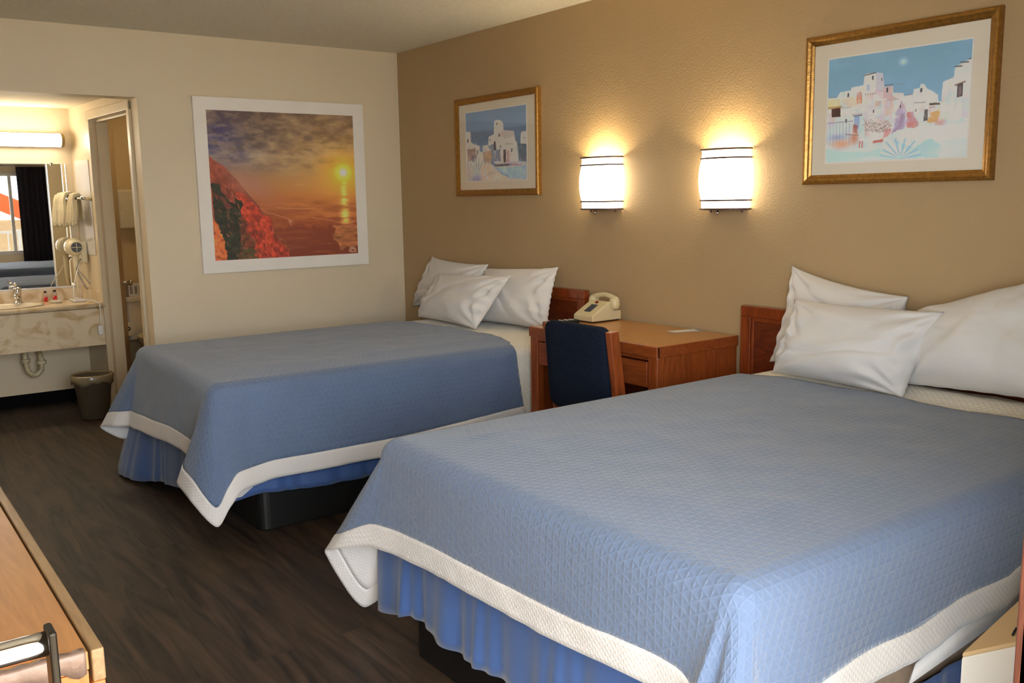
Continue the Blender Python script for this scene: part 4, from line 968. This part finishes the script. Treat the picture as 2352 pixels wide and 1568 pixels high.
rc = thing('remote_control', 'black remote control lying on the desk behind the chair back', 'remote control', (2.22, -.4, .791))
MB().quadbox([(2.20, -.47, .791), (2.245, -.475, .791), (2.275, -.28, .791), (2.23, -.275, .791), (2.203, -.467, .811), (2.242, -.472, .811), (2.272, -.283, .811), (2.233, -.278, .811)]).build('remote_body', M_BLACK, rc, bevel=.004)
for i in range(5):
    for j in range(3): x = 2.213 + j * .012 + i * .0048; y = -.44 + i * .03; box('button', (x, x + .006, y, y + .008, .811, .8135), M_WPLAST, rc)
cd = thing('card', 'white and blue printed card lying on the desk top', 'card', (2.83, -.1, .791))
mesh('card_sheet', [(2.775, -.165, .793), (2.83, -.175, .793), (2.875, -.03, .793), (2.815, -.02, .794)], [(0, 1, 2, 3)], M_WPLAST, cd, solid=.0012)
mesh('blue_print', [(2.80, -.035, .7936), (2.868, -.046, .7936), (2.873, -.032, .7936), (2.815, -.022, .7936)], [(0, 1, 2, 3)], M_BLUEC, cd, solid=.0008)

# ------------------------------------------------------------------ dresser in the near left corner
ds = thing('dresser', 'light oak dresser with a taped top edge in the left foreground', 'dresser', (3.6, -3.33, 0))
RX0, RX1, RY0, RY1, RZ = 2.9, 4.376, -3.60, -3.055, .75
MB().box(RX0, RX1, RY0, RY1 - .022, RZ - .03, RZ).build('dresser_top', M_OAK, ds, bevel=.002)
MB().box(RX0, RX1 + .006, RY1 - .019, RY1, RZ - .05, RZ + .003).build('top_lip', wood('worn_tan_edge', rgb(128, 100, 66), rgb(152, 122, 84), stretch=(2, 20, 20), rough=.45), ds, bevel=.003)
MB().box(RX1 - .025, RX1, RY0, RY1 - .024, 0, RZ - .031).build('side_panel', M_OAKV, ds)
MB().box(RX1 - .025, RX1 + .004, RY1 - .021, RY1 - .001, 0, RZ - .051).build('front_stile', M_OAKV, ds, bevel=.003)
MB().box(RX0, RX0 + .025, RY0, RY1 - .024, 0, RZ - .031).build('side_panel', M_OAKV, ds)
MB().box(RX0 + .025, RX1 - .025, RY0, RY1 - .03, .05, RZ - .031).build('dresser_case', M_OAK, ds)
for i in range(3):
    for j in range(2):
        xa = RX0 + .03 + j * .71; dd_ = MB().box(xa, xa + .695, RY1 - .03, RY1 - .004, .08 + i * .205, .275 + i * .205).build('drawer', M_OAK, ds, bevel=.003)
        MB().tube([(xa + .3, RY1 - .004, .18 + i * .205), (xa + .3, RY1 + .02, .18 + i * .205), (xa + .4, RY1 + .02, .18 + i * .205), (xa + .4, RY1 - .004, .18 + i * .205)], .005, n=8).build('drawer_pull', M_CHROME, dd_, smooth=True)
# silver tape wrapped over the right top edge, uneven lower rim
V = []; F = []; K = 40
for i in range(K + 1):
    y = RY1 - .026 - i * .155 / K; lo = RZ - .028 - .006 * math.sin(i * .5) - .010 * vnoise((1, K + 1), (1, 9), 3, 2)[0, i] - (.012 if i > 30 else 0)
    hi = RX1 - .012 - .003 * math.sin(i * .9)
    V += [(hi, y, RZ + .0012), (RX1 - .001, y, RZ + .0016), (RX1 + .0016, y, RZ - .002), (RX1 + .0016, y, lo)]
for i in range(K):
    for k in range(3): a = i * 4 + k; F.append((a, a + 1, a + 5, a + 4))
mesh('tape', V, F, M_TAPE, ds, smooth=True, solid=.0008)

# ------------------------------------------------------------------ white box unit between near bed and window wall
ac = thing('plastic_cabinet', 'white plastic cabinet with beige top, half hidden beside the near bed at the right edge', 'cabinet', (5.0, -1.2, 0))
def AP(hd, l): return (4.962 + math.cos(math.radians(hd)) * l, -1.567 + math.sin(math.radians(hd)) * l)
def acfoot(i):
    pts = [AP(98, .03 + i), AP(96, .012 + i), AP(85, .004 + i), AP(74, .012 + i), AP(72, .03 + i), AP(72, .60 - i), AP(98, .60 - i)]
    return pts
MB().prism(acfoot(0), .03, .405).prism(acfoot(.004), .405, .412).prism(acfoot(0), .412, .49).build('cabinet', M_WPLAST, ac, bevel=.004)
MB().prism(acfoot(.001), .49, .5).build('cabinet_top', mat('beige_plastic', rgb(206, 178, 136), rough=.4, noise=(5, .04, 2)), ac, bevel=.003)
MB().tube([AP(80, .16) + (.503,), AP(84, .19) + (.505,), AP(83, .22) + (.504,), AP(78, .24) + (.503,)], .0025, n=8).build('cable', M_BLACK, ac, smooth=True)
MB().prism(acfoot(.02), 0, .03).build('plinth', M_BLACK, ac)

# ------------------------------------------------------------------ vanity
vn = thing('vanity_counter', 'cream marbled vanity counter with deep apron in the alcove', 'vanity', (-1.25, -2.6, .46))
CX0, CX1 = -1.497, -1.0
SX, SY, SA, SB = -1.24, -2.42, .17, .24     # basin
# counter top with an oval opening
out = []; ncx = 48
for k in range(ncx):
    a = 2 * PI * k / ncx; dx, dy = math.cos(a), math.sin(a)
    # project to rectangle
    xs = (CX1 - SX) / dx if dx > 0 else (CX0 - SX) / dx if dx < 0 else 1e9
    ys = (-1.823 - SY) / dy if dy > 0 else (YS - SY) / dy if dy < 0 else 1e9
    tt = min(xs, ys); out.append((SX + dx * tt, SY + dy * tt))
inn = [(SX + SA * math.cos(2 * PI * k / ncx), SY + SB * math.sin(2 * PI * k / ncx)) for k in range(ncx)]
V = [(x, y, .752) for x, y in out] + [(x, y, .752) for x, y in inn] + [(x, y, .72) for x, y in out] + [(x, y, .72) for x, y in inn]; F = []
for k in range(ncx):
    e = (k + 1) % ncx; F += [(k, e, ncx + e, ncx + k), (2 * ncx + k, 3 * ncx + k, 3 * ncx + e, 2 * ncx + e), (k, 2 * ncx + k, 2 * ncx + e, e), (ncx + k, ncx + e, 3 * ncx + e, 3 * ncx + k)]
mesh('counter_top', V, F, M_MARBLE, vn)
# corners lost by the radial projection are covered by the end strip
MB().tube([(CX1 + .004, -1.826, .738), (CX1 + .004, YS, .738)], .016, n=12).build('front_edge', M_MARBLE, vn, smooth=True)
box('apron', (CX1 - .02, CX1, YS, -1.826, .462, .725), M_MARBLE, vn)
box('backsplash', (-1.498, -1.482, YS, -1.852, .752, .835), M_MARBLE, vn, bevel=.003)
mb = MB(); slab(mb, .89, SL - .02, .752, .835, -.018, -.001); mb.build('side_splash', M_MARBLE, vn, bevel=.003)
prof = [(1.06, .006), (1.0, .008), (.93, .0), (.8, -.06), (.55, -.11), (.2, -.13), (.02, -.132)]
V = []; F = []
for (s, h) in prof:
    for k in range(ncx): V.append((SX + SA * s * math.cos(2 * PI * k / ncx), SY + SB * s * math.sin(2 * PI * k / ncx), .752 + h))
for i in range(len(prof) - 1):
    for k in range(ncx): e = (k + 1) % ncx; F.append((i * ncx + k, i * ncx + e, (i + 1) * ncx + e, (i + 1) * ncx + k))
mesh('sink_basin', V, F, M_PORC, vn, smooth=True, solid=.004)
fc = thing('faucet', 'chrome single lever faucet standing behind the vanity sink', 'faucet', (-1.42, -2.29, .752))
MB().lathe([(.001, 0), (.034, 0), (.034, .01), (.024, .014), (.022, .06), (.026, .075), (.028, .1), (.02, .115), (.001, .118)], c=(-1.40, -2.30, .754), n=24).build('faucet_body', M_CHROME, fc, smooth=True)
MB().tube([(-1.39, -2.30, .80), (-1.35, -2.315, .825), (-1.30, -2.33, .82), (-1.28, -2.335, .80)], [.015, .013, .012, .012], n=12).build('spout', M_CHROME, fc, smooth=True)
MB().tube([(-1.40, -2.30, .865), (-1.385, -2.31, .885), (-1.35, -2.32, .90)], [.012, .009, .007], n=10).build('lever', M_CHROME, fc, smooth=True)
for (x, y, lb) in ((-1.40, -2.125, 'tiny shampoo bottle with red content and black cap nearest the faucet'), (-1.45, -2.055, 'tiny shampoo bottle with red content and black cap nearest the alcove corner')):
    b_ = thing('shampoo_bottle', lb, 'bottle', (x, y, .752), 'travel bottles on the vanity')
    MB().lathe([(.001, 0), (.013, 0), (.0135, .004), (.0135, .036), (.001, .036)], c=(x, y, .7525), n=16).build('red_content', M_RED, b_, smooth=True)
    MB().lathe([(.0142, .036), (.0142, .055), (.009, .064), (.001, .065)], c=(x, y, .7525), n=16).build('clear_neck', M_CLEAR, b_, smooth=True)
    MB().lathe([(.001, .064), (.009, .064), (.0095, .077), (.001, .078)], c=(x, y, .7525), n=16).build('cap', M_BLACK, b_, smooth=True)
sd = MB().lathe([(.001, .006), (.03, .006), (.045, .016), (.047, .016), (.034, 0), (.001, 0)], c=(-1.28, -2.08, .753), n=28).build('soap_dish', M_PORC, smooth=True)
tag(sd, 'small cream soap dish on the counter in front of the red bottles', 'soap dish')
# drain pipe
pp = thing('drain_pipe', 'aged white drain trap hanging under the vanity', 'pipe', (-1.3, -2.24, .3))
MB().tube([(-1.33, -2.30, .70), (-1.33, -2.30, .48), (-1.33, -2.30, .34), (-1.33, -2.292, .28), (-1.33, -2.265, .25), (-1.33, -2.235, .25), (-1.33, -2.205, .28), (-1.33, -2.20, .34), (-1.36, -2.20, .39), (-1.44, -2.20, .40), (-1.5, -2.20, .40)], .018, n=14).build('trap', M_PIPEW, pp, smooth=True)
for z in (.46, .34): MB().lathe([(.022, 0), (.031, .004), (.031, .026), (.022, .03)], c=(-1.33, -2.30, z), n=16).build('slip_nut', M_NICK if z > .4 else M_PIPEW, pp, smooth=True)
MB().lathe([(.022, 0), (.031, .004), (.031, .026), (.022, .03)], c=(-1.33, -2.20, .32), n=16).build('slip_nut', M_PIPEW, pp, smooth=True)

# mirror
mr_ = thing('wall_mirror', 'frameless rectangular mirror above the vanity counter', 'mirror', (-1.49, -2.6, .845))
box('mirror_glass', (-1.497, -1.490, -3.5, -1.905, .845, 1.722), M_MIRROR, mr_)
MB().box(-1.497, -1.486, -3.5, -1.905, .838, .850).build('bottom_channel', M_WPANEL, mr_)
for y in (-2.0, -2.8): box('mirror_clip', (-1.49, -1.485, y, y + .015, 1.712, 1.73), M_CHROME, mr_)
# light bar
M_TUBE = mat('fluorescent_diffuser', rgb(255, 250, 235), rough=.5, emit=(1.0, .89, .70, 1), estr=8.5)
lb = thing('vanity_light', 'glowing fluorescent light bar above the vanity mirror', 'light fixture', (-1.45, -2.7, 1.84))
V = []; F = []; n = 10
for y in (-3.4, -1.93):
    for k in range(n + 1):
        a = -PI / 2 + PI * k / n; V.append((-1.455 + .07 * math.cos(a), y, 1.885 + .043 * math.sin(a)))
F = [(k, k + 1, n + 2 + k, n + 1 + k) for k in range(n)]
mesh('diffuser', V, F, M_TUBE, lb, smooth=True, solid=.003)
MB().box(-1.498, -1.455, -3.42, -1.91, 1.838, 1.932).build('housing', M_WHITE, lb, bevel=.003)
V = [(-1.455 + .074 * math.cos(-PI / 2 + PI * k / n), -1.93, 1.885 + .047 * math.sin(-PI / 2 + PI * k / n)) for k in range(n + 1)]
V += [(x, -1.91, z) for x, y, z in V]
mesh('end_cap', V, [tuple(range(n + 1)), tuple(range(n + 1, 2 * n + 2))[::-1]] + [(k, n + 1 + k, n + 2 + k, k + 1) for k in range(n)] + [(0, n, 2 * n + 1, n + 1)], mat('brass_cap', rgb(150, 130, 80), rough=.4, metal=.5, noise=(9, .1, 1)), lb)

# white shiny panel on the side wall, towel bar, towels, dryer
mb = MB(); slab(mb, .97, 1.30, 1.08, 1.74, -.006, -.001)
tag(mb.build('wall_panel', M_WPANEL, bevel=.001), 'glossy white panel on the alcove side wall behind the towels', 'panel')
tb = thing('towel_bar', 'chrome towel bar on the alcove side wall', 'towel bar', SP(1.15, -.07, 1.46))
MB().tube([SP(.94, -.07, 1.475), SP(1.42, -.07, 1.475)], .008, n=12).build('bar', M_CHROME, tb, smooth=True)
for s in (.95, 1.41): MB().tube([SP(s, -.002, 1.475), SP(s, -.055, 1.475), SP(s, -.078, 1.475)], [.022, .013, .014], n=14).build('bracket', M_CHROME, tb, smooth=True)
def towel(s0, s1, zlo, label, seed, th=.035):
    # gathered cloth hung over the bar: narrow at the bar, fanning out into round vertical folds
    V = []; F = []; K = 60; rows = 22; mid = (s0 + s1) / 2; zt = 1.475
    for i in range(K + 1):
        t = i / K * 2 - 1
        for j in range(rows + 1):
            q = j / rows                      # 0 front hem ... .55 top ... 1 back hem
            if q < .55: h = q / .55; z = zlo + (zt - zlo) * h; o = -.07 - th - .012 * (1 - h)
            elif q < .7: a_ = (q - .55) / .15 * PI; z = zt + th * math.sin(a_) * (1 + .25 * math.sin(i * .35 + seed)); o = -.07 - th * math.cos(a_)
            else: h = (q - .7) / .3; z = zt - (zt - zlo - .03) * h; o = -.07 + th * .7
            low = max(0, min(1, (zt + .01 - z) / .12)); sw = (.72 + .38 * low) * (s1 - s0) / 2
            fold = .018 * math.sin(i * 2 * PI / 13 + seed + .8 * math.sin(j * .3)) * (.35 + .65 * low)
            V.append(SP(mid + t * sw, min(o - (fold if q < .62 else 0), -.008), z - (.016 * math.sin(i * .21 + seed) if q < .05 else 0)))
    m_ = rows + 1
    for i in range(K):
        for j in range(rows): a_ = i * m_ + j; F.append((a_, a_ + 1, a_ + m_ + 1, a_ + m_))
    o = mesh('hand_towel', V, F, M_TOWEL, smooth=True, solid=.007); tag(o, label, 'towel', 'cream towels on the alcove bar')
towel(1.20, 1.39, 1.29, 'cream hand towel bunched on the mirror end of the chrome bar', 1, th=.045)
towel(1.02, 1.17, 1.30, 'cream hand towel on the doorway end of the chrome bar', 2)
hdx = thing('hair_dryer', 'ivory wall mounted hair dryer with hanging cord beside the mirror', 'hair dryer', SP(1.2, -.06, 1.1))
hs_ = 1.2; HC = SP(hs_, -.06, 1.135)
box('wall_holder', (HC[0] - .04, HC[0] + .05, HC[1] + .012, HC[1] + .055, 1.02, 1.17), M_DRYER, hdx, bevel=.012)
MB().lathe([(.001, .07), (.03, .07), (.05, .055), (.062, .02), (.064, -.03), (.058, -.055), (.05, -.062), (.001, -.062)], c=(HC[0] + .0, HC[1] - .02, 1.135), n=28, axis='x').build('dryer_head', M_DRYER, hdx, smooth=True)
gr = MB().lathe([(.001, .0), (.036, .0), (.036, -.006), (.001, -.006)], c=(HC[0] + .078, HC[1] - .02, 1.135), n=24, axis='x').build('intake_grille', M_GRILL, hdx)
MB().box(HC[0] + .078, HC[0] + .082, HC[1] - .052, HC[1] + .012, 1.133, 1.137).box(HC[0] + .078, HC[0] + .082, HC[1] - .022, HC[1] - .018, 1.103, 1.167).build('grille_cross', M_DRYER, gr)
MB().tube([(HC[0] + .01, HC[1] - .02, 1.09), (HC[0] + .012, HC[1] - .02, 1.0), (HC[0] + .012, HC[1] - .022, .93), (HC[0] + .01, HC[1] - .022, .86), (HC[0] + .01, HC[1] - .022, .80)], [.021, .018, .014, .009, .005], n=14).build('dryer_handle', M_DRYER, hdx, smooth=True)
for (dx, zz) in ((.03, .86), (.05, .90)):
    MB().tube([SP(hs_ - dx * .5, -.05, 1.05), SP(hs_ - dx, -.09, .98), SP(hs_ - dx * 2, -.07, zz + .05), SP(hs_ - dx * 4, -.05, zz - .02)], .004, n=8).build('cord', M_CABLE, hdx, smooth=True)
MB().tube([SP(1.15, -.06, 1.04), SP(1.08, -.12, .93), SP(1.0, -.16, .86), SP(.93, -.18, .80), SP(.915, -.06, .77), (-.98, -1.86, .755), (-.972, -1.862, .70), (-.972, -1.865, .63), (-.972, -1.868, .60)], .004, n=8).build('power_cord', M_WPLAST, hdx, smooth=True)
MB().box(-.995, -.968, -1.885, -1.85, .535, .605).build('cord_plug', M_WPLAST, hdx, bevel=.008)
tr = MB().box(-1.36, -1.20, -1.98, -1.90, .753, .768).build('soap_tray', M_WPANEL, bevel=.006); tag(tr, 'flat white tray on the vanity counter below the hair dryer', 'tray')

# trash can
tc_ = thing('trash_can', 'grey brown plastic trash can with liner under the vanity', 'trash can', (-.8, -1.99, 0))
cx_, cy_ = -.80, -1.985
MB().lathe([(.001, 0), (.084, 0), (.088, .006), (.122, .28), (.128, .285), (.128, .293), (.118, .292), (.084, .01), (.001, .01)], c=(cx_, cy_, .001), n=36).build('bin', M_CAN, tc_, smooth=True)
V = []; F = []
for i, (rr_, h) in enumerate([(.116, .10), (.118, .22), (.121, .29), (.128, .302), (.133, .295), (.131, .27), (.130, .245)]):
    for k in range(48): a = 2 * PI * k / 48; q = rr_ + (.003 * math.sin(k * 2.3 + i) if i != 2 else 0) - (.0 if i > 1 else .01 * (2 - i)); V.append((cx_ + q * math.cos(a), cy_ + q * math.sin(a), h + (.012 * math.sin(k * .7) if i == 6 else 0)))
for i in range(6):
    for k in range(48): e = (k + 1) % 48; F.append((i * 48 + k, i * 48 + e, (i + 1) * 48 + e, (i + 1) * 48 + k))
mesh('liner', V, F, M_BAG, tc_, smooth=True, solid=.001)

# bathroom door leaf, open into the bathroom
hx, hy_ = SP(D1 - .01, .03); ex, ey = -1.75, -1.50
dv = np.array([ex - hx, ey - hy_]); dl = np.linalg.norm(dv); dv /= dl; dn = np.array([-dv[1], dv[0]])
if dn[0] < 0: dn = -dn
q = [(hx, hy_), (ex, ey), (ex - dn[0] * .035, ey - dn[1] * .035), (hx - dn[0] * .035, hy_ - dn[1] * .035)]
d1 = struct(MB().prism(q, .01, 1.985).build('door_1', M_DOORW, bevel=.002))
kx, ky = hx + dv[0] * (dl - .06), hy_ + dv[1] * (dl - .06)
MB().tube([(kx, ky, .83), (kx + dn[0] * .012, ky + dn[1] * .012, .83), (kx + dn[0] * .03, ky + dn[1] * .03, .83), (kx + dn[0] * .045, ky + dn[1] * .045, .83), (kx + dn[0] * .06, ky + dn[1] * .06, .83), (kx + dn[0] * .066, ky + dn[1] * .066, .83)], [.03, .012, .012, .028, .028, .015], n=16).build('door_knob', M_CHROME, d1, smooth=True)
# toilet, paper, towel
tl = thing('toilet', 'cream toilet with lidded tank seen through the bathroom doorway', 'toilet', (-1.75, -1.25, 0))
rbox(-2.03, -1.86, -1.475, -1.06, .35, .66, .03).build('tank', M_PORC, tl, bevel=.01)
rbox(-2.04, -1.84, -1.49, -1.045, .66, .70, .03).build('tank_lid', M_PORC, tl, bevel=.01)
V = []; F = []; n = 28
for (s, z) in ((.55, 0), (.5, .15), (.62, .25), (.95, .36), (1.0, .39)):
    for k in range(n): a = 2 * PI * k / n; V.append((-1.60 + .25 * s * math.cos(a), -1.27 + .19 * s * math.sin(a), z))
for i in range(4):
    for k in range(n): e = (k + 1) % n; F.append((i * n + k, i * n + e, (i + 1) * n + e, (i + 1) * n + k))
F.append(tuple(range(4 * n, 5 * n)))
mesh('bowl', V, F, M_PORC, tl, smooth=True)
MB().prism([(-1.60 + .255 * math.cos(2 * PI * k / n), -1.27 + .195 * math.sin(2 * PI * k / n)) for k in range(n)], .39, .415).build('seat', M_PORC, tl, bevel=.006)
MB().prism([(-1.9, -1.35), (-1.75, -1.35), (-1.75, -1.19), (-1.9, -1.19)], 0, .36).build('pedestal', M_PORC, tl, bevel=.02)
tp = thing('toilet_paper', 'cream toilet paper roll beside the open bathroom door', 'toilet paper', (-1.85, -1.52, .44))
MB().lathe([(.02, -.05), (.055, -.05), (.055, .05), (.02, .05), (.02, -.05)], c=(-1.80, -1.50, .46), n=28, axis='x').build('roll', M_TOWEL, tp, smooth=False)
MB().tube([(-2.05, -1.50, .46), (-1.74, -1.50, .46)], .008, n=10).build('spindle', M_CHROME, tp, smooth=True)
sg = thing('tissue_box', 'small white printed box standing on the toilet tank', 'box', (-1.95, -1.40, .70))
box('carton', (-1.99, -1.89, -1.44, -1.32, .70, .80), M_WPLAST, sg, bevel=.003)
for k in range(3): box('printed_mark', (-1.89, -1.889, -1.43 + k * .035, -1.41 + k * .035, .72, .78), M_CABLE, sg)
bt = thing('bath_towel', 'cream bath towel folded over a bar inside the bathroom', 'towel', (-1.99, -1.35, 1.24))
rbox(-2.01, -1.96, -1.455, -1.10, 1.235, 1.545, .02).build('folded_towel', M_TOWEL, bt, bevel=.018)
tb2 = thing('towel_rail', 'towel rail holding the bath towel on the bathroom wall', 'towel bar', (-2.02, -1.3, 1.51))
MB().tube([(-1.985, -1.475, 1.515), (-1.985, -1.0, 1.515)], .009, n=12).build('rail', M_CHROME, tb2, smooth=True)
for y in (-1.465, -1.01): MB().tube([(-2.05, y, 1.515), (-1.985, y, 1.515)], .012, n=12).build('bracket', M_CHROME, tb2, smooth=True)
cl_ = thing('ceiling_light', 'round glowing ceiling light inside the bathroom', 'light fixture', (-1.3, -1.1, 2.2))
MB().lathe([(.001, -.06), (.08, -.05), (.12, -.02), (.13, 0)], c=(-1.3, -1.1, 2.2), n=28).build('dome', mat('warm_dome', rgb(255, 240, 210), rough=.5, emit=(1, .76, .42, 1), estr=8), cl_, smooth=True)

# ------------------------------------------------------------------ light
w_ = bpy.data.worlds.new('sky'); SC.world = w_; w_.use_nodes = True
wn = w_.node_tree.nodes; wl = w_.node_tree.links; bg = wn['Background']
sky = wn.new('ShaderNodeTexSky'); sky.sky_type = 'HOSEK_WILKIE'; sky.turbidity = 3.0; sky.sun_direction = (-.5, .6, .62)
mixc = wn.new('ShaderNodeMixRGB'); mixc.inputs[0].default_value = .75; mixc.inputs[2].default_value = (.82, .91, 1.0, 1)
wl.new(sky.outputs[0], mixc.inputs[1]); wl.new(mixc.outputs[0], bg.inputs['Color']); bg.inputs['Strength'].default_value = 11.5
def portal(loc, rot, sx, sy, nm):
    L = bpy.data.lights.new(nm, 'AREA'); L.shape = 'RECTANGLE'; L.size = sx; L.size_y = sy; L.cycles.is_portal = True
    o = bpy.data.objects.new(nm, L); COL.objects.link(o); o.location = loc; o.rotation_euler = rot
portal((XO + .005, (YD0 + YD1) / 2, 1.05), (0, PI / 2, 0), 2.1, YD1 - YD0, 'doorway_portal')
portal((XO + .005, (WY0 + WY1) / 2, (WZ0 + WZ1) / 2), (0, PI / 2, 0), WZ1 - WZ0, WY1 - WY0, 'window_portal')

SL_ = bpy.data.lights.new('sun', 'SUN'); SL_.energy = 9.0; SL_.color = (1, .95, .86); SL_.angle = .01
so = bpy.data.objects.new('sun', SL_); COL.objects.link(so); so.location = (9, -4, 6)
so.rotation_euler = Vector((-math.cos(math.radians(57)), .12, -math.sin(math.radians(57)))).to_track_quat('-Z', 'Y').to_euler()

vs = SC.view_settings; vs.view_transform = 'Standard'; vs.look = 'None'; vs.exposure = 1.15; vs.gamma = 1.0; vs.use_curve_mapping = False
SC.cycles.max_bounces = 8; SC.cycles.use_denoising = True
